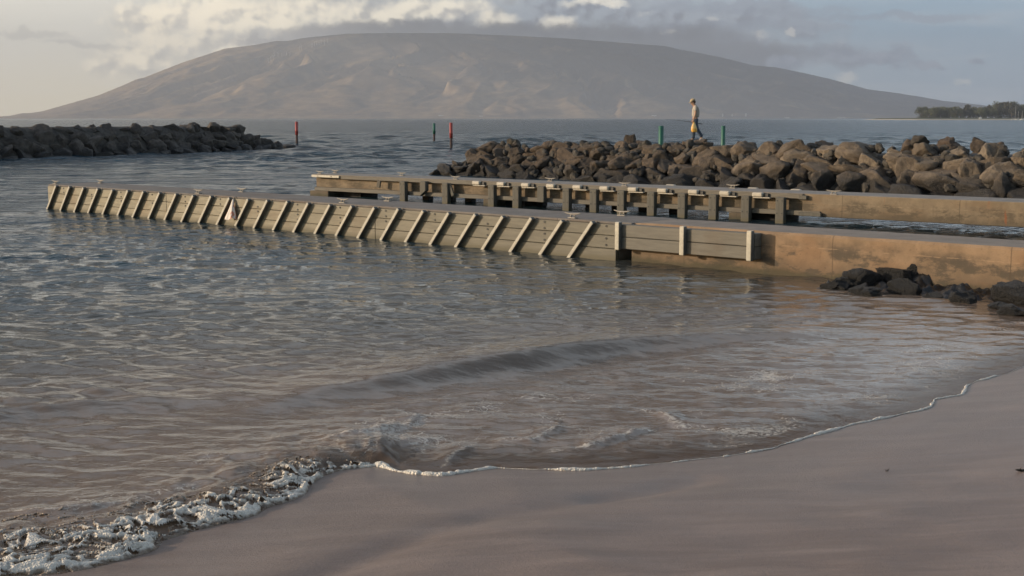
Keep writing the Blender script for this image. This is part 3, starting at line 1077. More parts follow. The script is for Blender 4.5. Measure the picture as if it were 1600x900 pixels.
def along(px, org, uu, z, y0=0.0):
    """how far along the pier's edge the bearing px lies"""
    n = np.array([-uu[1], uu[0]])
    lo, hi = -60.0, 60.0
    c, s = math.cos(PITCH), math.sin(PITCH)
    for _ in range(60):
        m = (lo + hi) / 2
        X = org[0] + uu[0] * m + n[0] * y0
        Y = org[1] + uu[1] * m + n[1] * y0
        f = Y * c - (z - EYE) * s
        x = 800 + 2000 * X / f
        if (x > px) == (uu[0] < 0):
            lo = m
        else:
            hi = m
    return (lo + hi) / 2


def yl(t):
    """metres behind the pier's front edge -> local y"""
    return t * W


def build_near_pier():
    T = DK
    # deck and body of the planked part
    bm = BM()
    span(bm, 0.0, PL, yl(0.06), yl(PW), -1.6, T - 0.004)
    link('core', fix(bm), M_DECK, pier)
    bm = BM()
    span(bm, -0.35, PL + 0.02, yl(0.0), yl(PW + 0.06), T - 0.05, T, bevel=0.012)
    link('deck', fix(bm), M_DECK, pier)
    # planks: three courses, in bays
    joints = [0.0, along(588, pa, u, .4) + 0.0, along(262, pa, u, .4), PL]
    joints = sorted(joints)
    zs = [(-0.35, 0.222), (0.232, 0.485), (0.495, T - 0.052)]
    for (z0, z1) in zs:
        bm = BM()
        for a, b_ in zip(joints, joints[1:]):
            span(bm, a + 0.005, b_ - 0.005, yl(-0.04), yl(0.058), z0, z1, bevel=0.008)
        nb = len(bm.verts)
        for i in range(14):
            xx = 0.25 + i * 1.61
            for zz in ((z0 + z1) / 2 - 0.06, (z0 + z1) / 2 + 0.07):
                if zz < 0.05 or (i * 7 + int(zz * 10)) % 5 == 0:
                    continue
                r = bmesh.ops.create_cone(bm, cap_ends=True, segments=8, radius1=0.024, radius2=0.02, depth=0.014)
                bmesh.ops.transform(bm, matrix=Matrix.Translation((xx, yl(-0.046), zz)) @ Matrix.Rotation(rad(90), 4, 'X'), verts=r['verts'])
                for f in {f for v in r['verts'] for f in v.link_faces}:
                    f.material_index = 1
        link('face_plank', fix(bm), [M_PLANK, M_BOLT], pier)
    # slanted fenders
    bm = BM()
    slant = Vector((0.64, 0, -0.80)).normalized()
    top = Vector((0, yl(-0.10), T - 0.025))
    ln = 1.20
    ang = math.atan2(0.64, 0.80)
    R = Matrix.Rotation(ang, 3, 'Y').inverted()
    c = top + slant * ln / 2
    box(bm, c, (0.075, 0.125, ln), 0.012, R, 0, 2)
    for f in bm.faces:
        n = f.normal
        if abs(n.y) < 0.3 and n.x < -0.3:
            f.material_index = 1
    me = bpy.data.meshes.new('slanted_fender')
    fix(bm).to_mesh(me)
    bm.free()
    for mm in (M_FENDER, M_FENDER_SIDE):
        me.materials.append(mm)
    random.seed(2)
    for k in range(27):
        o = link('slanted_fender', me, None, pier)
        o.location = (0.51 + 0.8057 * k + random.uniform(-0.012, 0.012), 0, random.uniform(-0.01, 0.006))
    # right part: concrete wall with a short planked panel and three upright fenders
    x3 = along(1179, pa, u, 0.6, yl(-0.16))
    LR = -26.0
    bm = BM()
    n = 60
    prof = [(0.10, -1.2), (0.055, 0.02), (0.05, T - 0.05), (0.085, T - 0.004), (1.36, T - 0.004), (1.36, -1.2)]
    rows = []
    for i in range(n + 1):
        x = -0.32 + (LR + 0.32) * i / n
        dz = -0.0 + 0.012 * mnoise.noise((x * 0.7, 0, 3)) + (0.012 if x < -0.4 else 0)
        row = []
        for (yy, zz) in prof:
            w = 0.018 * mnoise.noise((x * 1.3, yy * 2, zz * 3))
            row.append(bm.verts.new((x, yl(yy + w), zz + (dz if zz > 0.5 else 0))))
        rows.append(row)
    for r0, r1 in zip(rows, rows[1:]):
        for k in range(len(prof) - 1):
            f = bm.faces.new((r0[k], r0[k + 1], r1[k + 1], r1[k]))
    bm.faces.new(rows[0])
    bm.faces.new(rows[-1][::-1])
    link('concrete_wall', fix(bm), M_WALL, pier)
    for z0, z1 in ((0.26, 0.488), (0.498, T - 0.03)):
        bm = BM()
        span(bm, x3 - 0.02, -0.03, yl(-0.16), yl(0.045), z0, z1, bevel=0.008)
        link('panel_plank', fix(bm), M_PLANK2, pier)
    for px in (967, 1068, 1173):
        bm = BM()
        x = along(px, pa, u, 0.6, yl(-0.2))
        box(bm, (0, yl(-0.215), 0.515), (0.105, 0.11, 0.55), 0.016, None, 0, 2)
        for f in bm.faces:
            if f.normal.x < -0.5:
                f.material_index = 1
        o = link('upright_fender', fix(bm), [M_FENDER, M_FENDER_SIDE], pier)
        o.location.x = x
    # cleats
    for px, py, back in ((87, 288, 0), (157, 283, 1), (310, 300, 0), (378, 297, 1), (536, 316, 0), (606, 312, 1), (895, 338, 0), (972, 334, 1)):
        yy = yl(0.16 if not back else PW - 0.16)
        o = link('cleat', CLEAT, M_CLEAT, pier)
        o.location = (along(px, pa, u, T, yy), yy, T)


build_near_pier()

# ------------------------------------------------------------------ far pier
DF = 0.80
fa = at(1600, 316.5, DF)
fe = at(488, 272, DF)
uf, FL = frame_of(fa, fe)
pier2 = thing('pier', 'concrete pier on square timber posts with cream bumpers, behind the plank faced pier', 'pier', (fa[0], fa[1], 0), math.atan2(uf[1], uf[0]))


def build_far_pier():
    T = DF
    FW = 1.5
    X = lambda px, z=0.4, t=0.0: along(px, fa, uf, z, yl(t))
    xs = X(1255)                                   # the solid wall is to the right of here
    # deck slab with its lip
    bm = BM()
    span(bm, xs, FL, yl(-0.018), yl(FW), T - 0.10, T, bevel=0.012)
    link('deck', fix(bm), M_WALL2, pier2)
    bm = BM()
    span(bm, xs + 0.01, X(534), yl(-0.05), yl(-0.021), T - 0.135, T - 0.012, bevel=0.006)
    link('fascia', fix(bm), M_RAIL, pier2)
    # recessed web
    bm = BM()
    span(bm, xs + 0.02, FL - 0.06, yl(0.14), yl(FW - 0.1), 0.29, T - 0.098)
    link('beam', fix(bm), M_WALL2, pier2)
    # bottom ledge
    bm = BM()
    span(bm, xs - 0.5, FL - 0.12, yl(-0.02), yl(FW - 0.1), 0.215, 0.345, bevel=0.01)
    link('ledge', fix(bm), M_RAIL, pier2)
    # solid wall
    bm = BM()
    span(bm, -24, xs + 0.04, yl(0.02), yl(FW), 0.20, T + 0.003, bevel=0.015)
    link('concrete_wall', fix(bm), M_WALL2, pier2)
    # short timber rails left on the wall's end
    for z0, z1, x1 in ((T - 0.15, T - 0.045, 1262), (0.212, 0.31, 1285)):
        bm = BM()
        span(bm, X(x1), xs + 0.1, yl(-0.10), yl(0.018), z0, z1, bevel=0.01)
        link('rail', fix(bm), M_TIMBER, pier2)
    # loose rail at the far end
    bm = BM()
    span(bm, X(533), X(490), yl(-0.10), yl(-0.052), T - 0.10, T - 0.015, bevel=0.008)
    for px in (500, 521):
        r = bmesh.ops.create_cone(bm, cap_ends=True, segments=8, radius1=0.02, radius2=0.02, depth=0.012)
        bmesh.ops.transform(bm, matrix=Matrix.Translation((X(px), yl(-0.107), T - 0.055)) @ Matrix.Rotation(rad(90), 4, 'X'), verts=r['verts'])
        for f in {f for v in r['verts'] for f in v.link_faces}:
            f.material_index = 1
    link('rail', fix(bm), [M_FENDER, M_BOLT], pier2)
    # posts
    posts = [629, 695.5, 767.5, 806, 884.5, 927, 970, 1017, 1065, 1113.5, 1164.5, 1218.5]
    bm = BM()
    box(bm, (0, yl(-0.14), -0.21), (0.25, 0.175, 1.80), 0.018, None, 0, 2)
    for zz in (0.60, 0.26):
        for dx in (-0.07, 0.07):
            r = bmesh.ops.create_cone(bm, cap_ends=True, segments=8, radius1=0.017, radius2=0.017, depth=0.012)
            bmesh.ops.transform(bm, matrix=Matrix.Translation((dx, yl(-0.232), zz)) @ Matrix.Rotation(rad(90), 4, 'X'), verts=r['verts'])
            for f in {f for v in r['verts'] for f in v.link_faces}:
                f.material_index = 1
    me = bpy.data.meshes.new('post')
    fix(bm).to_mesh(me)
    bm.free()
    me.materials.append(M_TIMBER)
    me.materials.append(M_BOLT)
    for px in posts:
        o = link('post', me, None, pier2)
        o.location = (X(px, 0.4, -0.2), 0, 0)
    # short brackets that stop at the ledge
    for px in (661, 845):
        bm = BM()
        x = X(px, 0.4, -0.2)
        span(bm, x - 0.135, x + 0.135, yl(-0.225), yl(-0.055), 0.225, T - 0.08, bevel=0.015)
        if px == 661:
            for v in bm.verts:
                if v.co.z < 0.35 and v.co.x < x:
                    v.co.z += 0.18
        link('bracket', fix(bm), M_TIMBER, pier2)
    # broken braces
    for px, tilt, ln in ((596, 12, 0.24), (709, -24, 0.42)):
        bm = BM()
        box(bm, (X(px), yl(-0.12), T - 0.12 - ln / 2), (0.16 if px < 650 else 0.12, 0.06, ln), 0.01, Matrix.Rotation(rad(-tilt), 3, 'Y'))
        link('brace', fix(bm), M_TIMBER, pier2)
    # bumpers under the lip
    bm = BM()
    span(bm, -0.05, 0.27, yl(-0.19), yl(-0.052), -0.055, 0.075, bevel=0.04, seg=3)
    span(bm, -0.27, 0.25, yl(-0.17), yl(-0.05), -0.085, -0.055, bevel=0.008)
    span(bm, -0.20, -0.052, yl(-0.11), yl(-0.05), -0.052, 0.045, bevel=0.01, mat=1)
    me = bpy.data.meshes.new('bumper')
    fix(bm).to_mesh(me)
    bm.free()
    me.materials.append(M_BUMPER)
    me.materials.append(M_BOLT)
    for f in me.polygons:
        f.use_smooth = False
    for i, px in enumerate((748, 786.5, 825, 864.5, 906, 948.5, 993, 1039.5, 1088, 1137.5, 1189)):
        o = link('bumper', me, None, pier2)
        o.location = (X(px, 0.6, -0.15), 0, T - 0.075)
        o.rotation_euler.y = rad(random.uniform(-1.5, 1.5))
    for px in (1040, 1168, 1235):
        o = link('bumper', me, None, pier2)
        o.location = (X(px, 0.66, FW), yl(FW), T - 0.055)
        o.rotation_euler.z = math.pi
    # piles of the back row
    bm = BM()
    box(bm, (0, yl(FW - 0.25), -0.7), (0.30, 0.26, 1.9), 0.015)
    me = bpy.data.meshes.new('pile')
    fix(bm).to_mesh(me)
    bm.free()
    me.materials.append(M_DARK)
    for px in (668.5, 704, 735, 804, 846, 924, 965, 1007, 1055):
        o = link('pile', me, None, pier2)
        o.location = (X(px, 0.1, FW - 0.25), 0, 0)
    # pile caps; the shaded recess beside each is a block painted black
    for xa, xb, xc in ((484, 513, 546), (755, 773, 803), (1139, 1160, 1212)):
        bm = BM()
        span(bm, X(xb), X(xa), yl(-0.01), yl(FW - 0.05), -1.2, 0.211, bevel=0.02)
        link('pile_cap', fix(bm), M_WALL2, pier2)
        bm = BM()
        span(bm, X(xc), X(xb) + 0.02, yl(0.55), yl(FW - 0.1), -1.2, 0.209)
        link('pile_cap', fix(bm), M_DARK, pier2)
    for px, back in ((500, 0), (524, 1), (628, 1), (712, 0), (860, 1), (976, 0), (1145, 1), (1303, 0)):
        yy = yl(0.18 if not back else FW - 0.35)
        o = link('cleat', CLEAT, M_CLEAT, pier2)
        o.location = (along(px, fa, uf, T, yy), yy, T)


build_far_pier()


# ------------------------------------------------------------------ cloth bag hung on the near pier
def build_hanging_cloth():
    x = along(363, pa, u, 0.6, yl(-0.12))
    t = thing('cloth', 'white and pink cloth hanging in a cone from the plank faced pier', 'cloth', tuple(pier.matrix_basis @ Vector((x, yl(-0.06), 0.70))), math.atan2(u[1], u[0]))
    bm = BM()
    n = 26
    rings = []
    for j in range(12):
        q = j / 11
        rx, ry = 0.02 + 0.17 * q ** 1.15, 0.015 + 0.10 * q
        ring = []
        for k in range(n):
            a = 2 * math.pi * k / n
            f = 1 + 0.20 * q * math.sin(a * 6 + 0.6) + 0.1 * q * math.sin(a * 11)
            ring.append(bm.verts.new((rx * f * math.cos(a) - 0.02 * q, yl(-0.02 - ry) + ry * f * math.sin(a), -0.50 * q + (0.03 * math.sin(a * 3) if j == 11 else 0))))
        rings.append(ring)
    for r0, r1 in zip(rings, rings[1:]):
        for k in range(n):
            bm.faces.new((r0[k], r0[(k + 1) % n], r1[(k + 1) % n], r1[k])).smooth = True
    bm.faces.new(rings[0])

    def b(nt, p, out):
        v = nt.obj()
        nn = nt.noise(nt.mapping(v, (6, 6, 3)), 1.2, 3, 0.6)
        nt.put(p.inputs['Base Color'], nt.mix(nt.ss(nn, 0.50, 0.56), (0.74, 0.66, 0.58), (0.60, 0.25, 0.17)))
        p.inputs['Roughness'].default_value = 0.9
    link('fabric', fix(bm), material('stained_cloth', b), t)
    bm = BM()
    tube(bm, [(0, yl(-0.03), -0.01), (0, yl(-0.01), 0.03), (0, yl(0.05), 0.072)], 0.01, 6)
    link('string', fix(bm), M_CLEAT, t)


build_hanging_cloth()


# ------------------------------------------------------------------ boulders
def rock_mesh(seed):
    rr = random.Random(seed)
    bm = BM()
    bmesh.ops.create_icosphere(bm, subdivisions=4, radius=1.0)
    planes = []
    for _ in range(rr.randint(7, 13)):
        d = Vector((rr.gauss(0, 1), rr.gauss(0, 1), rr.gauss(0, 1))).normalized()
        planes.append((d, rr.uniform(0.42, 0.85)))
    off = Vector((seed * 3.1, seed * 1.7, 5))
    for v in bm.verts:
        p = v.co.copy()
        for d, h in planes:
            s = p.dot(d) - h
            if s > 0:
                p -= d * s * 0.97
        q = p.normalized()
        p *= 1.05 + 0.16 * mnoise.noise(q * 1.6 + off) + 0.11 * mnoise.noise(q * 3.6 + off) - 0.07 * abs(mnoise.noise(q * 5 - off)) + 0.045 * mnoise.noise(q * 9 + off) + 0.025 * mnoise.noise(q * 19 + off)
        v.co = p
    for f in bm.faces:
        f.smooth = True
    me = bpy.data.meshes.new('boulder')
    bm.to_mesh(me)
    bm.free()
    return me


def mat_rock():
    def b(nt, p, out):
        v = nt.obj()
        P = nt.pos()
        z = nt.sep(P)[2]
        oi = nt.new('ShaderNodeObjectInfo')
        n = nt.noise(v, 2.4, 6, 0.65)
        f = nt.noise(v, 11, 6, 0.7)
        pits = nt.new('ShaderNodeTexVoronoi', feature='F1')
        nt.put(pits.inputs['Vector'], v)
        pits.inputs['Scale'].default_value = 16
        base = oi.outputs['Color']
        dark = nt.mix(1.0, base, (0.55, 0.52, 0.50), 'MULTIPLY')
        lite = nt.mix(1.0, base, (1.25, 1.2, 1.12), 'MULTIPLY')
        c = nt.mix(nt.ss(n, 0.3, 0.7), dark, lite)
        c = nt.mix(nt.m('MULTIPLY', nt.ss(f, 0.5, 0.72), 0.55), c, dark)
        zz = nt.m('ADD', z, nt.m('MULTIPLY', nt.m('SUBTRACT', n, 0.5), 0.5))
        wet = nt.ss(zz, 0.35, 0.95, 1.0, 0.0)  # wet zone near the water, darkened further as painted shade low down
        c = nt.mix(nt.m('MULTIPLY', wet, 0.86), c, (0.014, 0.013, 0.012))
        nt.put(p.inputs['Base Color'], c)
        nt.put(p.inputs['Roughness'], nt.m('SUBTRACT', 0.88, nt.m('MULTIPLY', wet, 0.30)))
        h = nt.m('ADD', nt.m('MULTIPLY', f, 1.0), nt.m('ADD', nt.m('MULTIPLY', n, 1.2), nt.m('MULTIPLY', pits.outputs[0], 0.35)))
        nt.put(p.inputs['Normal'], nt.bump(h, 0.9, 0.09))
    return material('basalt', b)


M_ROCK = mat_rock()
ROCKS = [rock_mesh(i) for i in range(16)]
for me in ROCKS:
    me.materials.append(M_ROCK)


def boulder(p, size, rot, tone, label, group, idx=None):
    rr = random
    o = bpy.data.objects.new('boulder', ROCKS[idx if idx is not None else rr.randrange(len(ROCKS))])
    COL.objects.link(o)
    o.location = p
    o.scale = size
    o.rotation_euler = rot
    o.color = (*tone, 1)
    tag(o, label, 'boulder', group)
    return o


def rubble(name, base, zc, back, depth_ends, seed):
    """low dark fill under the boulders: a long mound along the line base, zc high, back metres deep"""
    bm = BM()
    n = 80
    B = np.array(base)
    seg = np.hypot(*np.diff(B, axis=0).T)
    S = np.concatenate([[0], np.cumsum(seg)])
    rows = []
    for i in range(n + 1):
        s = S[-1] * i / n
        x, y = np.interp(s, S, B[:, 0]), np.interp(s, S, B[:, 1])
        k = min(np.searchsorted(S, s, 'right') - 1, len(B) - 2)
        d = (B[k + 1] - B[k]) / seg[k]
        nrm = np.array([-d[1], d[0]])
        if nrm @ np.array([x, y]) < 0:
            nrm = -nrm
        e = min(1.0, 0.04 + s / depth_ends)
        h = zc(s) * e ** 0.7
        row = []
        for t, q in ((0.15, -0.8), (0.35, 0.0), (0.9, 0.30), (1.5, 0.62), (2.1, 0.90), (2.6, 0.97), (3.4, 0.97), (back - 1.8, 0.97), (back - 0.9, 0.5), (back, -0.8)):
            tt = t * (0.45 + 0.55 * e)
            z = q * h * (0.86 if seed == 1 else 0.95) - 0.1 if q > 0 else q
            w = 0.10 * mnoise.noise((x + nrm[0] * tt, y + nrm[1] * tt, seed))
            row.append(bm.verts.new((x + nrm[0] * tt, y + nrm[1] * tt, z + w)))
        rows.append(row)
    for r0, r1 in zip(rows, rows[1:]):
        for k in range(len(r0) - 1):
            bm.faces.new((r0[k], r0[k + 1], r1[k + 1], r1[k])).smooth = True
    bm.faces.new(rows[0])
    bm.faces.new(rows[-1])
    o = link(name, fix(bm), M_RUBBLE)
    tag(o, kind='structure')
    return o


M_LEDGE = simple('wet_black_ledge', (0.020, 0.018, 0.016), 0.35, 0.5, 5.0, bump=0.8)
M_RUBBLE = simple('dark_rubble', (0.055, 0.048, 0.040), 0.95, 0.5, 3.0, bump=0.8)

# right breakwater ------------------------------------------------------------
RB = np.array([at(672, 273)[:2], at(1600, 313)[:2]])
RB = np.vstack([RB, RB[1] + (RB[1] - RB[0]) * 0.45])
rdir = (RB[1] - RB[0]) / np.hypot(*(RB[1] - RB[0]))
rnrm = np.array([-rdir[1], rdir[0]])
if rnrm[1] < 0:
    rnrm = -rnrm
RLEN = float(np.hypot(*(RB[1] - RB[0])))
rz_crest = lambda s: 1.62 + 0.008 * s
rubble('rubble_mound', RB, rz_crest, 6.2, 2.0, 1)
random.seed(11)
GR, GL, GS = 'boulders of the near breakwater', 'boulders of the far breakwater', 'boulders at the foot of the pier'


def rb_point(s, t, z):
    p = RB[0] + rdir * s + rnrm * t
    return Vector((p[0], p[1], z))


def place_right():
    rows = [(0.25, -0.06, 1.12), (0.62, 0.30, 1.02), (1.08, 0.66, 1.02), (1.58, 1.00, 1.04), (2.1, 1.30, 1.12)]
    for r, (t, z, step) in enumerate(rows):
        s = 0.35 * r + random.uniform(0, 0.6)
        while s < RLEN + 2.5:
            e = min(1.0, s / 1.9)
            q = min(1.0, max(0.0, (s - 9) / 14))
            if s < r * 0.48:
                s += 0.3
                continue
            k = 0.84 + 0.36 * q
            L = (0.36 + 0.66 * random.random() ** 1.3) * k
            sz = (L, random.uniform(0.44, 0.66) * k, random.uniform(0.34, 0.54) * k)
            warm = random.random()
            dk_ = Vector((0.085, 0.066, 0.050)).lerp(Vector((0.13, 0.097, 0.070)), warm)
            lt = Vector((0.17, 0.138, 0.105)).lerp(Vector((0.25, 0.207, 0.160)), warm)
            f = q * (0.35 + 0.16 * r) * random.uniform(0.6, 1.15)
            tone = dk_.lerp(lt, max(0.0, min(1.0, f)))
            zc = z * (rz_crest(s) / 1.72) * (0.55 + 0.45 * e)
            p = rb_point(s + random.uniform(-0.15, 0.15), t * (0.5 + 0.5 * e) + random.uniform(-0.12, 0.12), zc + random.uniform(-0.08, 0.08))
            if r == 0:
                lab = 'dark wet boulder at the waterline of the breakwater behind the piers'
            elif f > 0.45:
                lab = 'tan sunlit boulder on the right part of the breakwater behind the piers'
            elif r >= 3:
                lab = 'brown boulder along the top of the breakwater behind the piers'
            else:
                lab = 'dark brown boulder on the face of the breakwater behind the piers'
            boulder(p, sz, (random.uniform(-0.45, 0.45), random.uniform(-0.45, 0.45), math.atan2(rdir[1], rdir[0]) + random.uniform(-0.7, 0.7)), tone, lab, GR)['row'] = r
            s += step * k * random.uniform(0.85, 1.15)
    # far edge of the crest
    s = 3.5
    while s < RLEN + 2:
        p = rb_point(s, 5.0 + random.uniform(-0.3, 0.3), rz_crest(s) - 0.22 + random.uniform(-0.1, 0.06))
        sz = (random.uniform(0.5, 0.8), random.uniform(0.4, 0.6), random.uniform(0.28, 0.42))
        boulder(p, sz, (random.uniform(-.3, .3), random.uniform(-.3, .3), random.uniform(0, 6)), (0.12, 0.09, 0.066), 'dark boulder on the seaward edge of the breakwater behind the piers', GR)['row'] = 5
        s += random.uniform(1.5, 2.2)


place_right()


def small_stones(name, base_fn, length, zc, rows, count, seed):
    """chips and cobbles wedged between the boulders, too many to count"""
    rr = random.Random(seed)
    bm = BM()
    for _ in range(count):
        s = rr.uniform(0.5, length)
        r = rr.random()
        t, z = np.interp(r, np.linspace(0, 1, len(rows)), [q[0] for q in rows]), np.interp(r, np.linspace(0, 1, len(rows)), [q[1] for q in rows])
        p = base_fn(s, float(t) + rr.uniform(-0.1, 0.25), float(z) * zc(s) + 0.12)
        a = rr.uniform(0.08, 0.24)
        r_ = bmesh.ops.create_icosphere(bm, subdivisions=2, radius=1.0)
        off = Vector((rr.uniform(0, 50), rr.uniform(0, 50), 0))
        M = Matrix.Translation(p) @ Matrix.Rotation(rr.uniform(0, 6.28), 4, (rr.random(), rr.random(), 1)) @ Matrix.Diagonal((a * 1.3, a, a * 0.8, 1))
        for v in r_['verts']:
            v.co = M @ (v.co * (1 + 0.35 * mnoise.noise(v.co * 1.3 + off)))
    o = link(name, bm, M_RUBBLE)
    tag(o, 'small dark stones wedged between the boulders of the breakwater', kind='stuff')


small_stones('small_stones', rb_point, RLEN + 1, lambda s: rz_crest(s) / 1.72 * min(1.0, 0.55 + 0.15 * s), [(0.3, 0.0), (0.9, 0.5), (1.6, 1.05), (2.3, 1.5)], 420, 6)


def crest_boulder(px, py, t, size, tone, label, idx, rot):
    # a boulder whose top is seen at (px, py), t metres behind the base line
    lo, hi = 0.0, RLEN + 8
    c_, s_ = math.cos(PITCH), math.sin(PITCH)
    for _ in range(50):
        m = (lo + hi) / 2
        p = rb_point(m, t, 1.9)
        x = 800 + 2000 * p.x / (p.y * c_ - (1.9 - EYE) * s_)
        if x < px:
            lo = m
        else:
            hi = m
    p = rb_point(lo, t, 0)
    zt = EYE - (py - 185) / 2000.0 * p.y * 1.0
    half = max(size[2], (zt - rz_crest(lo) * 0.82) / 1.5)
    size = (size[0], size[1], half)
    p.z = zt - half * 0.8
    return boulder(p, size, rot, tone, label, GR, idx)


crest_boulder(985, 207, 3.2, (0.30, 0.30, 0.42), (0.085, 0.066, 0.05), 'upright pointed boulder alone on the breakwater crest, left of the walking man', 3, (0.3, 0.2, 0.4))
crest_boulder(1438, 213, 4.7, (0.46, 0.38, 0.30), (0.07, 0.06, 0.05), 'dark peaked boulder sticking up behind the breakwater crest under the wooded point', 7, (0.2, 0.1, 1.2))
crest_boulder(1480, 212, 4.7, (0.34, 0.32, 0.26), (0.12, 0.09, 0.07), 'brown boulder on the breakwater crest, the middle of three below the wooded point', 5, (0.1, 0.3, 2.2))
crest_boulder(1530, 213, 4.7, (0.36, 0.34, 0.28), (0.12, 0.095, 0.075), 'brown boulder on the breakwater crest, rightmost of three below the wooded point', 9, (0.4, 0.1, 0.2))
crest_boulder(800, 214, 4.4, (0.40, 0.35, 0.22), (0.11, 0.09, 0.06), 'small flat boulder on the left end of the breakwater crest behind the piers', 10, (0.1, 0.1, 0.2))

# left breakwater -------------------------------------------------------------
LB = np.array([at(441, 232.5)[:2], at(330, 238)[:2], at(190, 243)[:2], at(0, 249.5)[:2]])
LB = np.vstack([LB, LB[-1] + (LB[-1] - LB[-2]) * 0.9])
lseg = np.hypot(*np.diff(LB, axis=0).T)
LS = np.concatenate([[0], np.cumsum(lseg)])
lz_crest = lambda s: float(np.interp(s, [0, 2.5, 6, 12, 60], [0.8, 1.75, 2.2, 2.42, 2.5]))
rubble('rubble_mound', LB, lz_crest, 7.0, 4.0, 2)


def place_left():
    random.seed(23)
    rows = [(0.2, -0.05, 1.65), (0.85, 0.50, 1.6), (1.6, 1.08, 1.55), (2.3, 1.66, 1.35)]
    for r, (t, z, step) in enumerate(rows):
        s = -1.6 + 0.7 * r + random.uniform(0, 0.4)
        while s < LS[-1] - 9:
            k = max(0, min(np.searchsorted(LS, s, 'right') - 1, len(LB) - 2))
            d = (LB[k + 1] - LB[k]) / lseg[k]
            nrm = np.array([-d[1], d[0]])
            nrm = nrm if nrm @ np.array([-1.0, 0.3]) > 0 else -nrm
            e = min(1.0, s / 8)
            if s < -1.6 + r * 2.1:
                s += 0.6
                continue
            x, y = np.interp(s, LS, LB[:, 0]) + d[0] * min(0, s), np.interp(s, LS, LB[:, 1]) + d[1] * min(0, s)
            tt = t * (0.5 + 0.5 * e) + random.uniform(-0.15, 0.15)
            zc = z * lz_crest(s) / 2.3
            sz = (random.uniform(0.7, 1.1), random.uniform(0.6, 0.85), random.uniform(0.50, 0.72))
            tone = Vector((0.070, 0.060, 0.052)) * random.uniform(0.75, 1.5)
            lab = ('wet black boulder at the waterline of the shaded breakwater across the channel', 'dark grey boulder on the face of the shaded breakwater across the channel',
                   'dark grey boulder on the face of the shaded breakwater across the channel', 'dark boulder along the top of the shaded breakwater across the channel')[r]
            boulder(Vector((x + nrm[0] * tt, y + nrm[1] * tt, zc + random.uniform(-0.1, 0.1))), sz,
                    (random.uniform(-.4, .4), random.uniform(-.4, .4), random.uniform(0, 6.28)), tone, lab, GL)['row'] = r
            s += step * random.uniform(0.85, 1.15)


place_left()


# rocks at the foot of the near pier --------------------------------------------
def place_shore_rocks():
    random.seed(5)
    spots = [(1545, 446, .58, .40, .40), (1610, 444, .62, .45, .42), (1660, 460, .6, .45, .36), (1470, 446, .42, .30, .26), (1600, 474, .5, .34, .24), (1690, 450, .7, .5, .45),
             (1350, 447, .36, .28, .27), (1400, 446, .44, .33, .37), (1446, 447, .44, .34, .36), (1496, 448, .50, .38, .43)]
    for i in range(29):
        px = random.uniform(1292, 1640)
        f = (px - 1292) / 330.0
        lo_, hi_ = 446 - 14 * f, 456 + 42 * f
        py = random.uniform(lo_, hi_)
        a = random.uniform(0.13, 0.30) * (0.8 + 0.5 * f)
        spots.append((px, py, a, a * random.uniform(0.6, 0.9), a * random.uniform(0.45, 0.8) * (1.15 - 0.5 * (py - lo_) / (hi_ - lo_))))
    for i, (px, py, a, b_, h) in enumerate(spots):
        p = at(px, py, 0.0)
        big = i in (0, 1, 9)
        tone = (0.15, 0.125, 0.095) if big else (0.035, 0.031, 0.028)
        lab = 'brown topped boulder leaning on the concrete end of the near pier' if big else 'black wet boulder in the swash at the foot of the near pier'
        boulder(Vector((p[0], p[1], h * 0.30)), (a, b_, h), (random.uniform(-.5, .5), random.uniform(-.5, .5), random.uniform(-.8, .5)), tone, lab, GS)['row'] = int(py > 452 + 0.06 * (px - 1300))
    ax = np.array([at(x, y)[:2] for x, y in [(1288, 449), (1340, 446), (1420, 446), (1520, 452), (1640, 462), (1900, 480)]])
    lo_, hi_ = ax.min(0) - 1.6, ax.max(0) + 1.6
    xs, ys = np.arange(lo_[0], hi_[0], 0.03), np.arange(lo_[1], hi_[1], 0.03)
    Yg, Xg = np.meshgrid(ys, xs, indexing='ij')
    dd, pp = poly_dist(Xg, Yg, ax)
    wd = np.interp(pp, [0, 1, 2, 3, 5], [0.25, 0.6, 1.0, 1.35, 1.6])
    m_ = 1 - dd / wd + 0.35 * fbm(Xg * 2.5, Yg * 2.5, seed=44, octaves=3)
    rg = 1 - np.abs(fbm(Xg * 2.0, Yg * 2.0, seed=45, octaves=4))
    hz = np.clip(m_, -0.6, 1) * np.interp(pp, [0, 2, 5], [0.12, 0.20, 0.26]) * (0.25 + 1.1 * rg) + 0.04 * fbm(Xg * 7, Yg * 7, seed=46, octaves=3) - 0.05
    kq = ((m_ > -0.45)[:-1, :-1] & (m_ > -0.45)[1:, 1:]).ravel()
    me = mesh_np('rock_ledge', np.stack([Xg, Yg, hz], -1).reshape(-1, 3), grid_faces(*Xg.shape, keep=kq), smooth=False)
    o = link('rock_ledge', me, M_LEDGE)
    tag(o, kind='structure')
    p = at(1562, 372)
    boulder(Vector((p[0], p[1], -0.06)), (0.55, 0.4, 0.16), (0, 0, 0.3), (0.02, 0.02, 0.02), 'low black rock just breaking the water between the two piers', None, 4)


place_shore_rocks()


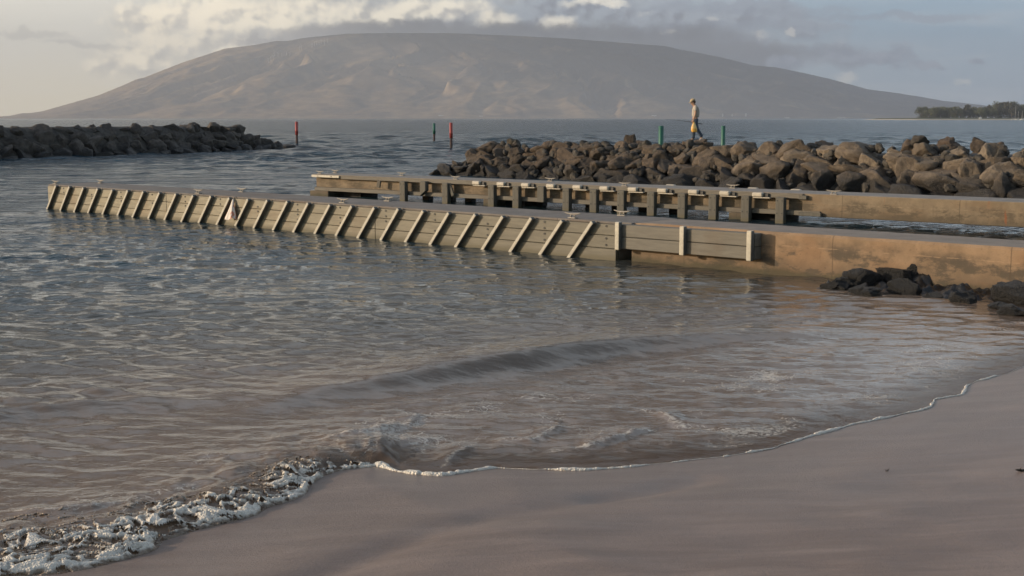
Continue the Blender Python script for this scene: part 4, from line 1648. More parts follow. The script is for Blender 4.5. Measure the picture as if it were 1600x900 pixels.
# ------------------------------------------------------------------ channel markers
def marker(px, py_top, py_water, width, colour, label, dark_frac=0.42, cap=False, behind=None):
    if behind is None:
        p = at(px, py_water)
    else:
        p = np.array([(px - 800) / 2000.0 * behind * 1.01, behind, 0])
    dist = p[1]
    top = EYE - (py_top - 185) / 2000.0 * dist
    r = width / 2000.0 * dist / 2
    t = thing('channel_marker', label, 'channel marker', (p[0], p[1], 0), 0, 'channel markers')
    h0 = top * dark_frac
    bm = BM()
    tube(bm, [(0, 0, -2.0), (0, 0, h0)], r * 0.82, 14)
    link('pile', fix(bm), M_PILE, t)
    bm = BM()
    zz = [h0, h0 + (top - h0) * 0.30, h0 + (top - h0) * 0.31, h0 + (top - h0) * 0.34, h0 + (top - h0) * 0.35, top - 0.02, top]
    tube(bm, [(0, 0, z) for z in zz], [r, r, r * 1.06, r * 1.06, r, r, r * 0.85], 16)
    link('sleeve', fix(bm), colour, t)


M_PILE = simple('dark_pile', (0.060, 0.035, 0.028), 0.8, 0.4, 4)
M_RED = simple('red_sleeve', (0.30, 0.045, 0.035), 0.45, 0.15, 3)
M_GREEN = simple('green_sleeve', (0.016, 0.10, 0.066), 0.45, 0.2, 3)
marker(464, 190, 225.5, 4.8, M_RED, 'red channel marker post nearest the dark breakwater on the left')
marker(678.5, 192.5, 221, 4.2, M_GREEN, 'slim green channel marker post standing in open water beside a red one')
marker(705, 191.5, 232.5, 5.2, M_RED, 'red channel marker post close to the left tip of the near breakwater')
marker(1029, 196.5, 0, 8.2, M_GREEN, 'green channel marker post behind the breakwater, left of the walking man', 0.2, behind=72)
marker(1124.5, 196.5, 0, 6.6, M_GREEN, 'green channel marker post behind the breakwater, right of the walking man', 0.2, behind=84)


# ------------------------------------------------------------------ the man on the breakwater
def skin_mesh(joints, edges, subdiv=1, root=0):
    me = bpy.data.meshes.new('tmp')
    me.from_pydata([j[:3] for j in joints], edges, [])
    o = bpy.data.objects.new('tmp', me)
    COL.objects.link(o)
    m = o.modifiers.new('skin', 'SKIN')
    m.use_smooth_shade = True
    for i, j in enumerate(joints):
        sv = me.skin_vertices[0].data[i]
        r = j[3]
        sv.radius = r if isinstance(r, tuple) else (r, r)
        sv.use_root = (i == root)
    s = o.modifiers.new('sub', 'SUBSURF')
    s.levels = s.render_levels = subdiv
    dg = bpy.context.evaluated_depsgraph_get()
    res = bpy.data.meshes.new_from_object(o.evaluated_get(dg))
    bpy.data.objects.remove(o)
    bpy.data.meshes.remove(me)
    for p in res.polygons:
        p.use_smooth = True
    return res


def build_person():
    # stands on the crest; local +x is the way he walks, y is his left, z up
    s = 0.0
    base = None
    best = 1e9
    c_, s_ = math.cos(PITCH), math.sin(PITCH)
    for i in range(400):
        m = i * 0.1
        q = rb_point(m, 2.7, 0)
        x = 800 + 2000 * q.x / (q.y * c_ + 1.0 * s_)
        if abs(x - 1087) < best:
            best, base, s = abs(x - 1087), q, m
    base.z = EYE - (220.0 - 185) / 2000.0 * base.y
    k = (220.5 - 155.5) / 2000.0 * base.y / 1.74
    root = thing('person', 'man in a tan cap, pale shirt and jeans walking along the breakwater, head bowed', 'person', base, math.pi)
    root.scale = (k, k, k)
    random.seed(77)
    for dx, sz, lab in ((-0.12, (0.55, 0.42, 0.30), 'brown boulder on the breakwater crest under the front foot of the walking man'),
                        (0.36, (0.50, 0.40, 0.30), 'brown boulder on the breakwater crest under the back foot of the walking man')):
        boulder(Vector((base.x + dx, base.y + 0.05, base.z - sz[2] * 0.74)), sz, (0.05, 0.08, 0.2 + dx), (0.12, 0.09, 0.066), lab, GR, 6)
        boulder(Vector((base.x + dx * 1.6, base.y + 0.35, base.z - 0.55)), (0.6, 0.5, 0.4), (0.3, 0.2, 1.2 + dx), (0.10, 0.075, 0.055), 'brown boulder behind the %s foot of the walking man on the crest' % ('front' if dx < 0 else 'back'), GR, 2)
    J, Eg = [], []

    def v(x, y, z, r, par=None):
        J.append((x, y, z, r))
        if par is not None:
            Eg.append((par, len(J) - 1))
        return len(J) - 1
    pel = v(0, 0, 0.92, (0.115, 0.09))
    ab = v(0.0, 0, 1.06, (0.10, 0.085), pel)
    ch = v(0.0, 0, 1.24, (0.11, 0.095), ab)
    sh = v(0.015, 0, 1.40, (0.095, 0.075), ch)
    nk = v(0.055, 0, 1.485, 0.058, sh)
    hd0 = v(0.105, 0, 1.555, 0.080, nk)
    hd1 = v(0.125, 0, 1.625, (0.092, 0.098), hd0)
    hd2 = v(0.120, 0, 1.695, (0.070, 0.080), hd1)
    v(0.225, 0, 1.570, 0.014, hd0)          # nose
    v(0.185, 0, 1.520, 0.030, hd0)          # chin
    for sy in (1, -1):
        v(0.10, sy * 0.092, 1.60, 0.016, hd0)   # ears
    hands = {}
    for sy in (1, -1):
        a = v(0.01, sy * 0.17, 1.40, 0.062, sh)
        if sy == 1:
            el = v(0.03, sy * 0.225, 1.13, 0.043, a)
            wr = v(0.10, sy * 0.235, 0.90, 0.030, el)
            pm = v(0.115, sy * 0.235, 0.83, (0.034, 0.022), wr)
        else:
            el = v(-0.01, sy * 0.225, 1.13, 0.043, a)
            wr = v(0.07, sy * 0.235, 0.90, 0.030, el)
            pm = v(0.085, sy * 0.235, 0.83, (0.034, 0.022), wr)
        b0 = J[pm]
        for i, (dx, ln) in enumerate(((-0.030, 0.058), (-0.010, 0.068), (0.010, 0.064), (0.028, 0.050))):
            f1 = v(b0[0] + dx, b0[1], b0[2] - 0.045, 0.0095, pm)
            f2 = v(b0[0] + dx * 1.05, b0[1] - sy * 0.012, b0[2] - 0.045 - ln * 0.5, 0.009, f1)
            v(b0[0] + dx * 1.05, b0[1] - sy * 0.040, b0[2] - 0.045 - ln * 0.72, 0.008, f2)
        t1 = v(b0[0] + 0.045, b0[1] - sy * 0.012, b0[2] + 0.005, 0.011, pm)
        v(b0[0] + 0.055, b0[1] - sy * 0.030, b0[2] - 0.035, 0.009, t1)
        hands[sy] = b0
    # legs: left one forward and straight, right one trailing with the heel up
    legs = {}
    for sy, kx, kz, ax, az_ in ((1, 0.075, 0.49, 0.085, 0.095), (-1, -0.085, 0.50, -0.315, 0.165)):
        hp = v(0.0, sy * 0.085, 0.88, 0.098, pel)
        kn = v(kx, sy * 0.085, kz, 0.062, hp)
        an = v(ax, sy * 0.085, az_, 0.042, kn)
        if sy == 1:
            v(ax + 0.15, sy * 0.09, 0.035, (0.035, 0.03), an)
        else:
            v(ax + 0.11, sy * 0.09, 0.045, (0.035, 0.03), an)
        legs[sy] = (J[hp], J[kn], J[an])
    skin = simple('skin', (0.40, 0.235, 0.155), 0.6, 0.1, 8)
    body = link('body', skin_mesh(J, Eg, 1, pel), skin, root)
    for sy in (1, -1):
        bm = BM()
        bmesh.ops.create_uvsphere(bm, u_segments=8, v_segments=6, radius=0.012)
        e = link('eye', bm, M_DARK, root)
        e.location = (0.205, sy * 0.034, 1.605)
    # shirt
    J2, E2 = [], []

    def w(x, y, z, r, par=None):
        J2.append((x, y, z, r))
        if par is not None:
            E2.append((par, len(J2) - 1))
        return len(J2) - 1
    a0 = w(-0.005, 0, 0.95, (0.185, 0.165))
    a1 = w(-0.01, 0, 1.08, (0.185, 0.170), a0)
    a2 = w(-0.022, 0, 1.25, (0.190, 0.175), a1)
    a3 = w(-0.008, 0, 1.395, (0.160, 0.140), a2)
    w(0.035, 0, 1.455, (0.075, 0.07), a3)
    for sy in (1, -1):
        b1 = w(0.01, sy * 0.175, 1.395, 0.082, a3)
        w(0.018, sy * 0.212, 1.22, 0.070, b1)
    link('shirt', skin_mesh(J2, E2, 2, a0), simple('shirt_cloth', (0.38, 0.335, 0.285), 0.9, 0.08, 10), root)
    # jeans
    J2.clear()
    E2.clear()
    a0 = w(0, 0, 0.97, (0.155, 0.122))
    a1 = w(0, 0, 0.90, (0.160, 0.128), a0)
    for sy in (1, -1):
        hp, kn, an = legs[sy]
        h1 = w(hp[0], hp[1], hp[2] - 0.07, 0.122, a1)
        k1 = w(kn[0], kn[1], kn[2], 0.092, h1)
        w(an[0], an[1], an[2] - 0.01, 0.080, k1)
    link('jeans', skin_mesh(J2, E2, 2, a0), simple('denim', (0.055, 0.075, 0.105), 0.9, 0.25, 12), root)
    for sy in (1, -1):
        an = legs[sy][2]
        J2.clear()
        E2.clear()
        if sy == 1:
            q0 = w(an[0] - 0.035, an[1], 0.050, (0.045, 0.042))
            q1 = w(an[0] + 0.06, an[1], 0.050, (0.050, 0.042), q0)
            w(an[0] + 0.19, an[1], 0.035, (0.046, 0.030), q1)
            col = (0.14, 0.11, 0.09)
        else:
            q0 = w(an[0] - 0.05, an[1], 0.135, (0.043, 0.040))
            q1 = w(an[0] + 0.035, an[1], 0.085, (0.048, 0.042), q0)
            w(an[0] + 0.125, an[1], 0.032, (0.045, 0.030), q1)
            col = (0.42, 0.38, 0.34)
        link('shoe', skin_mesh(J2, E2, 1, 0), simple('shoe', col, 0.7), root)
    # cap and hair
    bm = BM()
    bmesh.ops.create_uvsphere(bm, u_segments=20, v_segments=12, radius=1.0)
    for v_ in bm.verts:
        if v_.co.z < 0:
            v_.co.z *= 0.15
        v_.co = Vector((v_.co.x * 0.118, v_.co.y * 0.108, v_.co.z * 0.095))
    for f in bm.faces:
        f.smooth = True
    tilt = Matrix.Rotation(rad(24), 4, 'Y')
    bmesh.ops.transform(bm, matrix=Matrix.Translation((0.118, 0, 1.665)) @ tilt, verts=bm.verts[:])
    cap = link('cap', bm, simple('tan_cap', (0.40, 0.31, 0.19), 0.85, 0.12, 14), root)
    bm = BM()
    n = 12
    ring_i, ring_o = [], []
    for i in range(n + 1):
        a = rad(-62 + 124 * i / n)
        ring_i.append((0.112 * math.cos(a), 0.100 * math.sin(a), 0.0))
        ring_o.append((0.112 * math.cos(a) + 0.085 * math.cos(a * 0.6), 0.104 * math.sin(a), -0.012 - 0.012 * abs(math.sin(a))))
    top_i = [bm.verts.new(p) for p in ring_i]
    top_o = [bm.verts.new(p) for p in ring_o]
    bot_i = [bm.verts.new((p[0], p[1], p[2] - 0.006)) for p in ring_i]
    bot_o = [bm.verts.new((p[0], p[1], p[2] - 0.006)) for p in ring_o]
    for i in range(n):
        for q in ((top_i, top_o), (bot_o, bot_i), (top_o, bot_o), (bot_i, top_i)):
            bm.faces.new((q[0][i], q[1][i], q[1][i + 1], q[0][i + 1]))
    bm.faces.new((top_i[0], bot_i[0], bot_o[0], top_o[0]))
    bm.faces.new((top_i[-1], top_o[-1], bot_o[-1], bot_i[-1]))
    bmesh.ops.transform(bm, matrix=Matrix.Translation((0.118, 0, 1.665)) @ tilt, verts=bm.verts[:])
    link('visor', fix(bm), cap.data.materials[0], cap)
    bm = BM()
    bmesh.ops.create_uvsphere(bm, u_segments=16, v_segments=10, radius=1.0)
    for v_ in bm.verts:
        v_.co = Vector((v_.co.x * 0.085 + 0.075, v_.co.y * 0.100, v_.co.z * 0.085 + 1.615))
    for f in bm.faces:
        f.smooth = True
    link('hair', bm, simple('brown_hair', (0.050, 0.032, 0.022), 0.8), root)
    # what he carries
    mw = Matrix.Translation(base) @ Matrix.Rotation(math.pi, 4, 'Z') @ Matrix.Diagonal((k, k, k, 1))
    lh, rh = hands[1], hands[-1]
    bag = thing('plastic_bag', 'yellow plastic bag hanging from the left hand of the walking man', 'bag', mw @ Vector((lh[0] - 0.03, lh[1], lh[2] - 0.05)), math.pi)
    bm = BM()
    n = 22
    rings = []
    for j in range(11):
        q = j / 10
        wx = 0.026 + 0.105 * math.sin(min(1.0, q * 1.25) * math.pi / 2) * (1 - 0.25 * max(0, q - 0.8) / 0.2)
        wy = 0.018 + 0.050 * math.sin(min(1.0, q * 1.2) * math.pi / 2)
        rings.append([bm.verts.new((wx * math.cos(2 * math.pi * i / n) * (1 + 0.09 * math.sin(5 * 2 * math.pi * i / n + j * 0.4)) - 0.02 * q,
                                    wy * math.sin(2 * math.pi * i / n), -0.43 * q)) for i in range(n)])
    for r0, r1 in zip(rings, rings[1:]):
        for i in range(n):
            bm.faces.new((r0[i], r0[(i + 1) % n], r1[(i + 1) % n], r1[i])).smooth = True
    bm.faces.new(rings[0])
    bm.faces.new(rings[-1])

    def by(nt, p, out):
        nn = nt.noise(nt.obj(), 9, 3, 0.6)
        nt.put(p.inputs['Base Color'], nt.mix(nt.ss(nn, 0.5, 0.6), (0.70, 0.36, 0.05), (0.72, 0.52, 0.22)))
        p.inputs['Roughness'].default_value = 0.45
    link('sack', fix(bm), material('yellow_plastic', by), bag)
    bm = BM()
    tube(bm, [(-0.03, 0, -0.03), (-0.025, 0, 0.03), (0.0, 0, 0.045), (0.025, 0, 0.03), (0.03, 0, -0.03)], 0.007, 6)
    link('handle', fix(bm), bag.children[0].data.materials[0], bag)
    rod = thing('fishing_rod', 'dark fishing rod carried level at the hip by the walking man', 'fishing rod', mw @ Vector((rh[0], rh[1] + 0.02, rh[2] - 0.055)), math.pi)
    M_ROD = simple('dark_rod', (0.02, 0.018, 0.016), 0.5)
    bm = BM()
    tube(bm, [(-0.42, 0, -0.07), (0.0, 0, 0.0), (0.5, 0, 0.075), (1.2, 0.02, 0.13)], [0.013, 0.012, 0.007, 0.003], 8)
    link('blank', fix(bm), M_ROD, rod)
    bm = BM()
    tube(bm, [(-0.43, 0, -0.072), (-0.15, 0, -0.025)], 0.019, 8)
    link('handle', fix(bm), M_ROD, rod)
    bm = BM()
    tube(bm, [(-0.10, -0.03, -0.07), (-0.10, 0.03, -0.07)], 0.035, 12)
    tube(bm, [(-0.10, 0.0, -0.05), (-0.10, 0.0, -0.012)], 0.010, 6)
    link('reel', fix(bm), simple('reel', (0.30, 0.28, 0.26), 0.35, 0.1, 6, 0.6), rod)


build_person()


# ------------------------------------------------------------------ far shore: wooded point, boats, turbines
def build_point():
    Y0 = 2300.0
    px_x = lambda px: (px - 800) / 2000.0 * Y0 * 1.008
    xs = np.linspace(px_x(1424), px_x(2000), 120)
    ts = np.linspace(0, 1, 14)
    T, Xg = np.meshgrid(ts, xs, indexing='ij')
    Yg = Y0 - 40 + T * 420 + 12 * vnoise(Xg / 60, T * 0, seed=3)
    h = 3.2 * sstep(T, 0.02, 0.25) * sstep(Xg, px_x(1424), px_x(1440)) * (1 - sstep(T, 0.8, 1.0))
    Z = h - 0.5 + 1.0 * sstep(T, 0, 0.1) * sstep(Xg, px_x(1424), px_x(1432))
    me = mesh_np('headland', np.stack([Xg, Yg, Z], -1).reshape(-1, 3), grid_faces(*Xg.shape))

    def b(nt, p, out):
        z = nt.sep(nt.pos())[2]
        n = nt.noise(nt.pos(), 0.03, 4, 0.6)
        c = nt.mix(nt.ss(nt.m('ADD', z, n), 1.4, 1.9), (0.50, 0.43, 0.34), (0.07, 0.075, 0.04))
        nt.put(p.inputs['Base Color'], c)
        p.inputs['Roughness'].default_value = 1.0
    tag(link('headland', me, material('headland_ground', b)), kind='structure')

    def leaf_mat(name, c0, c1):
        def b2(nt, p, out):
            r = nt.new('ShaderNodeObjectInfo').outputs['Random']
            n = nt.noise(nt.obj(), 0.35, 4, 0.6)
            c = nt.mix(nt.ss(n, 0.3, 0.7), c0, c1)
            nt.put(p.inputs['Base Color'], nt.mix(nt.m('MULTIPLY', r, 0.4), c, tuple(q * 0.6 for q in c0)))
            p.inputs['Roughness'].default_value = 0.8
        return material(name, b2)
    m_br = leaf_mat('broad_leaf', (0.075, 0.085, 0.040), (0.135, 0.135, 0.065))
    m_pi = leaf_mat('wispy_leaf', (0.075, 0.075, 0.045), (0.120, 0.105, 0.065))
    bark = simple('bark', (0.16, 0.12, 0.085), 0.9, 0.3, 0.5)

    def tree_meshes(seed, kind):
        rr = random.Random(seed)
        bt = BM()
        if kind == 'broad':
            H, crown = 1.0, []
            tube(bt, [(0, 0, 0), (0.02, 0, 0.2), (0.0, 0.02, 0.45)], [0.045, 0.035, 0.02], 7)
            for a in range(5):
                th = a * 1.256 + rr.uniform(-.3, .3)
                e = (0.32 * math.cos(th), 0.32 * math.sin(th), rr.uniform(0.5, 0.75))
                tube(bt, [(0, 0, 0.25), (e[0] * 0.5, e[1] * 0.5, 0.45), e], [0.028, 0.02, 0.01], 5)
                crown.append((Vector(e), rr.uniform(0.16, 0.26)))
            crown += [(Vector((rr.uniform(-.25, .25), rr.uniform(-.25, .25), rr.uniform(0.15, 0.85))), rr.uniform(0.15, 0.25)) for _ in range(11)]
        else:
            crown = []
            tube(bt, [(0, 0, 0), (0.01, 0, 0.5), (0.0, 0.01, 0.95)], [0.022, 0.016, 0.005], 7)
            for a in range(14):
                zz = 0.30 + 0.68 * a / 14
                th = a * 2.4
                rr_ = 0.20 * (1.15 - zz) + 0.05
                e = Vector((rr_ * math.cos(th), rr_ * math.sin(th), zz + 0.04))
                tube(bt, [(0, 0, zz - 0.06), e], [0.008, 0.003], 4)
                crown.append((e, rr.uniform(0.06, 0.11)))
                crown.append((e * 0.5 + Vector((0, 0, zz * 0.5)), rr.uniform(0.05, 0.09)))
        trunk = bpy.data.meshes.new('trunk')
        fix(bt).to_mesh(trunk)
        bt.free()
        trunk.materials.append(bark)
        vs, fs = [], []
        for c, r in crown:
            for _ in range(int(110 * (r / 0.2) ** 1.3) + 20):
                d = Vector((rr.gauss(0, 1), rr.gauss(0, 1), rr.gauss(0, 1))).normalized()
                p = c + d * r * rr.random() ** 0.4
                s = rr.uniform(0.018, 0.042)
                a = Vector((rr.gauss(0, 1), rr.gauss(0, 1), rr.gauss(0, 1))).normalized() * s
                b_ = a.cross(Vector((rr.gauss(0, 1), rr.gauss(0, 1), rr.gauss(0, 1)))).normalized() * s * 0.7
                i = len(vs)
                vs += [p - a, p + b_, p + a, p - b_]
                fs.append((i, i + 1, i + 2, i + 3))
        cm = bpy.data.meshes.new('crown')
        cm.from_pydata([tuple(q) for q in vs], [], fs)
        cm.materials.append(m_br if kind == 'broad' else m_pi)
        return trunk, cm
    protos = {'broad': [tree_meshes(i, 'broad') for i in range(4)], 'wispy': [tree_meshes(40 + i, 'wispy') for i in range(4)]}
    random.seed(8)
    spots = []
    x = 1429
    while x < 1640:
        if x < 1545:
            kind, top = 'broad', 169 + random.uniform(-1.5, 2.5)
            if 1495 < x and random.random() < 0.3:
                kind, top = 'wispy', 165.5
        else:
            kind, top = ('wispy' if random.random() < 0.7 else 'broad'), 165 + random.uniform(-2.5, 2)
            if 1545 < x < 1568:
                top = 161.5 + random.uniform(-1.5, 1.5)
        spots.append((x, kind, top))
        x += random.uniform(3.0, 4.8) if kind == 'broad' else random.uniform(2.4, 3.6)
    for i, (px, kind, top) in enumerate(spots):
        yy = Y0 + 60 + random.uniform(0, 110)
        X = (px - 800) / 2000.0 * yy * 1.008
        hgt = (186 - top) / 2000.0 * yy + 1
        lab = 'rounded bushy tree on the wooded point across the water' if kind == 'broad' else 'tall wispy tree on the wooded point across the water'
        if i == 0:
            lab = 'rounded bushy tree at the left tip of the wooded point'
        t = thing('tree', lab, 'tree', (X, yy, 1.5), random.uniform(0, 6.28), 'trees on the wooded point')
        wd = hgt * (random.uniform(0.95, 1.25) if kind == 'broad' else random.uniform(0.7, 1.0))
        t.scale = (wd, wd, hgt)
        tr, cr = random.choice(protos[kind])
        link('trunk', tr, None, t)
        link('crown', cr, None, t)
    # moored sailing boats and a white launch at the right edge
    M_HULL = simple('white_hull', (0.75, 0.72, 0.66), 0.4, 0.05)
    M_MAST = simple('mast', (0.55, 0.52, 0.48), 0.4, 0.05)

    def hull(bm, L, B, Hh):
        rows = []
        for i in range(9):
            q = i / 8 * 2 - 1
            w = B * (1 - max(0, q) ** 2.2) * (1 - 0.25 * max(0, -q)) / 2 + 0.02
            rows.append([bm.verts.new((q * L / 2, sy * w * f, zz + 0.15 * Hh * max(0, q))) for sy, f, zz in ((-1, 1, Hh), (-1, .8, 0.0), (0, 0.1, -0.3), (1, .8, 0.0), (1, 1, Hh))])
        for a, b_ in zip(rows, rows[1:]):
            for k_ in range(4):
                bm.faces.new((a[k_], a[k_ + 1], b_[k_ + 1], b_[k_]))
            bm.faces.new((a[4], a[0], b_[0], b_[4]))
        bm.faces.new(rows[0])
        bm.faces.new(rows[-1])
    for i, (px, top, L, lab) in enumerate(((1573, 164.5, 11, 'sailing boat with the tallest bare mast moored off the wooded point'),
                                           (1577.5, 173, 8, 'small sailing boat with a short mast moored off the wooded point'),
                                           (1583.5, 172, 9, 'sailing boat with a short mast rightmost of those moored off the wooded point'))):
        yy = Y0 - 130 - 20 * i
        t = thing('sailboat', lab, 'sailboat', ((px - 800) / 2000 * yy * 1.008, yy, 0), 0.3 * i, 'sailing boats off the wooded point')
        bm = BM()
        hull(bm, L, L * 0.3, 1.1)
        link('hull', fix(bm), M_HULL, t)
        bm = BM()
        span(bm, -L * 0.2, L * 0.15, -L * 0.08, L * 0.08, 1.0, 1.7, bevel=0.1)
        link('cabin', fix(bm), M_HULL, t)
        bm = BM()
        tube(bm, [(0.4, 0, 0.8), (0.4, 0, (186.5 - top) / 2000 * yy)], [0.20, 0.14], 8)
        tube(bm, [(0.4, 0, 2.2), (-L * 0.4, 0, 2.1)], 0.12, 6)
        link('mast', fix(bm), M_MAST, t)
    yy = Y0 - 60
    t = thing('launch', 'long white launch lying at the right edge below the trees', 'boat', ((1596 - 800) / 2000 * yy * 1.008, yy, 0), 0.05)
    bm = BM()
    hull(bm, 26, 6, 1.8)
    link('hull', fix(bm), M_HULL, t)
    bm = BM()
    span(bm, -9, 6, -2.2, 2.2, 1.7, 3.6, bevel=0.15)
    link('cabin', fix(bm), M_HULL, t)
    bm = BM()
    span(bm, -8.4, 5.4, -2.23, 2.23, 2.5, 3.1)
    link('window', fix(bm), M_DARK, t)
    # white hut on the beach
    yy = Y0 + 12
    t = thing('hut', 'small white hut on the pale beach of the wooded point', 'hut', ((1519.5 - 800) / 2000 * yy * 1.008, yy, 1.2))
    bm = BM()
    span(bm, -2, 2, -1.5, 1.5, 0, 2.0)
    link('wall', fix(bm), M_HULL, t)
    bm = BM()
    vs = [bm.verts.new(p) for p in ((-2.3, -1.8, 2.003), (2.3, -1.8, 2.003), (2.3, 1.8, 2.003), (-2.3, 1.8, 2.003), (-2.3, 0, 3.2), (2.3, 0, 3.2))]
    for f in ((0, 1, 2, 3), (0, 1, 5, 4), (2, 3, 4, 5), (0, 3, 4), (1, 2, 5)):
        bm.faces.new([vs[i] for i in f])
    link('roof', fix(bm), M_HULL, t)


build_point()


def on_mountain(px, py):
    """where the line of sight at (px, py) meets the mountain"""
    a, b_ = (px - 800) / 2000.0, (450 - py) / 2000.0
    c, s = math.cos(PITCH), math.sin(PITCH)
    d = np.array([a, c + b_ * s, -s + b_ * c])
    y = np.linspace(Y_FOOT - 300, Y_TOP + 200, 3000)
    t = y / d[1]
    z = EYE + d[2] * t
    hit = np.where(mountain_z(d[0] * t, y) >= z)[0]
    i = hit[0] if len(hit) else len(y) - 1
    X, Yv = float(d[0] * t[i]), float(y[i])
    return X, Yv, float(mountain_z(np.array([X]), np.array([Yv]))[0])


def build_turbines():
    M_T = simple('turbine_white', (0.80, 0.78, 0.74), 0.5, 0.03)
    bt = BM()
    tube(bt, [(0, 0, -20), (0, 0, 60)], [2.6, 1.7], 8)
    bn = BM()
    span(bn, -2, 2, -4, 4, 59, 63, bevel=0.6)
    br = BM()
    for k in range(3):
        a = 2 * math.pi * k / 3 + 0.2
        c, s = math.cos(a), math.sin(a)
        tube(br, [(0, 0, 0), (8 * s, 0, 8 * c), (32 * s, 0, 32 * c)], [1.2, 1.6, 0.5], 6)
    ms = []
    for nme, bm in (('tower', bt), ('nacelle', bn), ('rotor', br)):
        me = bpy.data.meshes.new(nme)
        fix(bm).to_mesh(me)
        bm.free()
        me.materials.append(M_T)
        ms.append((nme, me))
    random.seed(3)
    spots = [(419.5, 98.5), (423.5, 95.5), (427, 92.5), (429, 88), (434.5, 88.5), (440, 87), (447.5, 87), (453, 88.5), (468, 79.5), (471, 78), (487.5, 75), (491.5, 72), (495, 70.5), (498.5, 70), (502, 69), (507, 70), (511.5, 67)]
    for i, (px, py) in enumerate(spots):
        t = thing('wind_turbine', 'tiny white wind turbine in the lower row on the mountain ridge' if i < 8 else 'tiny white wind turbine in the upper row on the mountain ridge',
                  'wind turbine', on_mountain(px, py), random.uniform(-0.3, 0.3), 'wind turbines on the mountain')
        for nme, me in ms:
            o = link(nme, me, None, t)
            if nme == 'rotor':
                o.location = (0, -5, 61)
                o.rotation_euler.y = random.uniform(0, 2)
    # pale buildings on the low shore under the mountain
    for i, (px, w_, h_) in enumerate(((1126, 14, 34), (1141, 12, 26), (1162, 16, 38), (1226, 60, 10), (690, 60, 8), (752, 45, 10), (1020, 55, 8), (1310, 90, 9))):
        X = (px - 800) / 2000 * Y_FOOT * 1.008
        Yv = Y_FOOT + 120
        t = thing('shore_building', ('tall slim white building on the low shore far behind the walking man' if i < 3 else 'low pale building on the far shore at the foot of the mountain'), 'building', (X, Yv, float(mountain_z(np.array([X]), np.array([Yv]))[0]) - 1), 0, 'buildings on the far shore')
        bm = BM()
        span(bm, -w_ / 2, w_ / 2, -8, 8, 0, h_)
        link('wall', fix(bm), M_T, t)
        bm = BM()
        span(bm, -w_ / 2 - 0.8, w_ / 2 + 0.8, -8.8, 8.8, h_ + 0.02, h_ + 1.6)
        link('roof', fix(bm), M_T, t)


build_turbines()


# ------------------------------------------------------------------ seaweed on the sand
def seaweed(px, py, size, label):
    z = 0.15
    for _ in range(4):
        p = at(px, py, z)
        d, _q = shore_dist(np.array([p[0]]), np.array([p[1]]))
        z = float(sand_z(np.array([p[0]]), np.array([p[1]]), d)[0])
    bm = BM()
    rr = random.Random(px)
    for _ in range(14):
        a = rr.uniform(0, 6.28)
        pts = [Vector((0, 0, 0.006))]
        for k in range(4):
            a += rr.uniform(-0.7, 0.7)
            pts.append(pts[-1] + Vector((math.cos(a) * size * 0.3 * 1.6, math.sin(a) * size * 0.2, rr.uniform(-0.004, 0.010))))
        tube(bm, pts, [0.07 * size, 0.10 * size, 0.09 * size, 0.07 * size, 0.03 * size], 6)
    o = link('seaweed', fix(bm), simple('dark_seaweed', (0.022, 0.015, 0.010), 0.5))
    o.location = (p[0], p[1], z)
    tag(o, label, 'seaweed')


# ------------------------------------------------------------------ labels that tell the repeats apart
ORD = ['leftmost', 'second from left', 'third from left', 'fourth from left', 'fifth from left', 'sixth from left', 'seventh from left', 'eighth from left', 'ninth from left', 'tenth from left',
       'eleventh from left', 'twelfth from left', 'thirteenth from left', 'fourteenth from left', 'fifteenth from left', 'sixteenth from left', 'seventeenth from left', 'eighteenth from left']


def view_px(o):
    c, s = math.cos(PITCH), math.sin(PITCH)
    x, y, z = o.location.x, o.location.y, o.location.z - EYE
    return 800 + 2000 * x / (y * c - z * s)


def number_off(objs, phrase):
    """objs: [(object, key, adjectives)] - things with one key are told apart from left to right"""
    by = {}
    for o, key, adj in objs:
        by.setdefault(key, []).append((view_px(o), o, adj))
    for key, v in by.items():
        v.sort(key=lambda q: q[0])
        for i, (_, o, adj) in enumerate(v):
            o['label'] = phrase(adj, (ORD[i] if len(v) > 1 else 'only one') if i < len(ORD) else 'far right', key)


def pick(x, table):
    for lim, text in table:
        if x < lim:
            return text
    return table[-1][1]


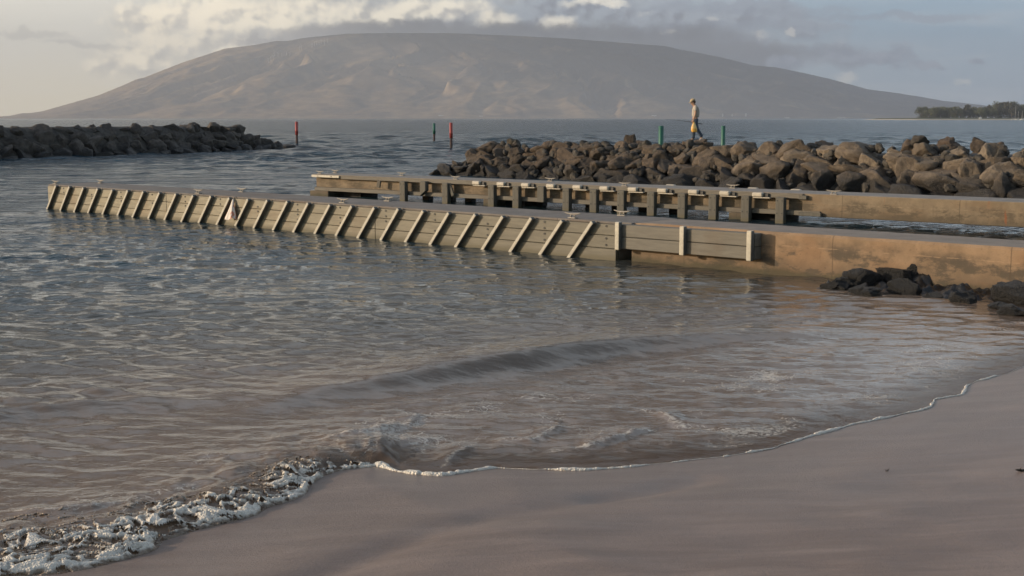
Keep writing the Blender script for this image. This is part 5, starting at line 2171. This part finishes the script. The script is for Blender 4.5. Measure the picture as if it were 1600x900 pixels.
def label_repeats():
    right, left, shore = [], [], []
    seg_r = [(735, 'at the near breakwater tip'), (800, 'right of the red marker'), (870, 'left of the upright rock'), (945, 'just left of the upright rock'), (1010, 'under the upright rock'), (1055, 'under the left green post'), (1108, 'under the walking man'),
             (1165, 'under the right green post'), (1240, 'right of the green posts'), (1320, 'above the rusty wall end'), (1400, 'left of the wooded point'), (1470, 'below the wooded point tip'), (1545, 'below the white hut'), (9999, 'at the right photo edge')]
    seg_l = [(60, 'at the left photo edge'), (140, 'above the near pier end'), (230, 'left of the far breakwater middle'), (320, 'right of the far breakwater middle'), (9999, 'at the far breakwater tip')]
    seg_s = [(1345, 'at the wall foot rocks left end'), (1410, 'left of the wall foot middle'), (1480, 'right of the wall foot middle'), (1550, 'near the wall foot right end'), (9999, 'at the wall foot right end')]
    for o in scene.objects:
        if o.name.split('.')[0] == 'boulder' and 'row' in o:
            r = o['row']
            del o['row']
            v = sum(o.color[:3]) / 3
            x = view_px(o)
            if o['group'] == GR:
                tone = 'tan' if v > 0.17 else ('brown' if v > 0.10 else 'dark brown')
                if r == 0:
                    tone = 'wet dark'
                right.append((o, (('waterline row', 'lower row', 'middle row', 'upper row', 'crest row', 'seaward edge')[r], pick(x, seg_r)), tone))
            elif o['group'] == GL:
                left.append((o, (('waterline row', 'lower row', 'upper row', 'crest row')[r], pick(x, seg_l)), 'shaded grey' if v > 0.065 else 'shaded black'))
            else:
                shore.append((o, ('front' if r else 'back', pick(x, seg_s)), 'brown topped' if v > 0.06 else 'wet black'))
    number_off(right, lambda a, n, k: f'{a} boulder {k[1]}, {n} in the {k[0]}')
    number_off(left, lambda a, n, k: f'{a} boulder {k[1]}, {n} in {k[0]}')
    number_off(shore, lambda a, n, k: f'{a} boulder, {n} in {k[0]} {k[1]}')
    trees, turb, bld = [], [], []
    seg_t = [(1455, 'at the left tip of the wooded point'), (1485, 'left of the white hut'), (1512, 'just left of the white hut'), (1540, 'behind the white hut'), (1568, 'in the tall clump by the masts'), (1590, 'behind the moored sailing boats'), (9999, 'at the right photo edge')]
    for o in scene.objects:
        st = o.name.split('.')[0]
        if st == 'tree':
            trees.append((o, ('wispy' if 'wispy' in o['label'] else 'bushy', pick(view_px(o), seg_t)), 'tall wispy' if 'wispy' in o['label'] else 'rounded bushy'))
        elif st == 'wind_turbine':
            turb.append((o, 'lower' if 'lower' in o['label'] else 'upper', ''))
        elif st == 'shore_building':
            bld.append((o, 'tall slim white building' if 'tall' in o['label'] else 'low pale building', ''))
    number_off(trees, lambda a, n, k: f'{a} tree {k[1]}, {n} there')
    number_off(turb, lambda a, n, k: f'tiny white wind turbine, {n} in the {k} row on the mountain ridge')
    number_off(bld, lambda a, n, k: f'{k} on the far shore below the mountain, {n} such')


seaweed(1599, 737, 0.042, 'dark clump of seaweed on the sand at the right edge')
seaweed(1386, 737, 0.013, 'tiny scrap of dark seaweed alone on the wet sand')

label_repeats()
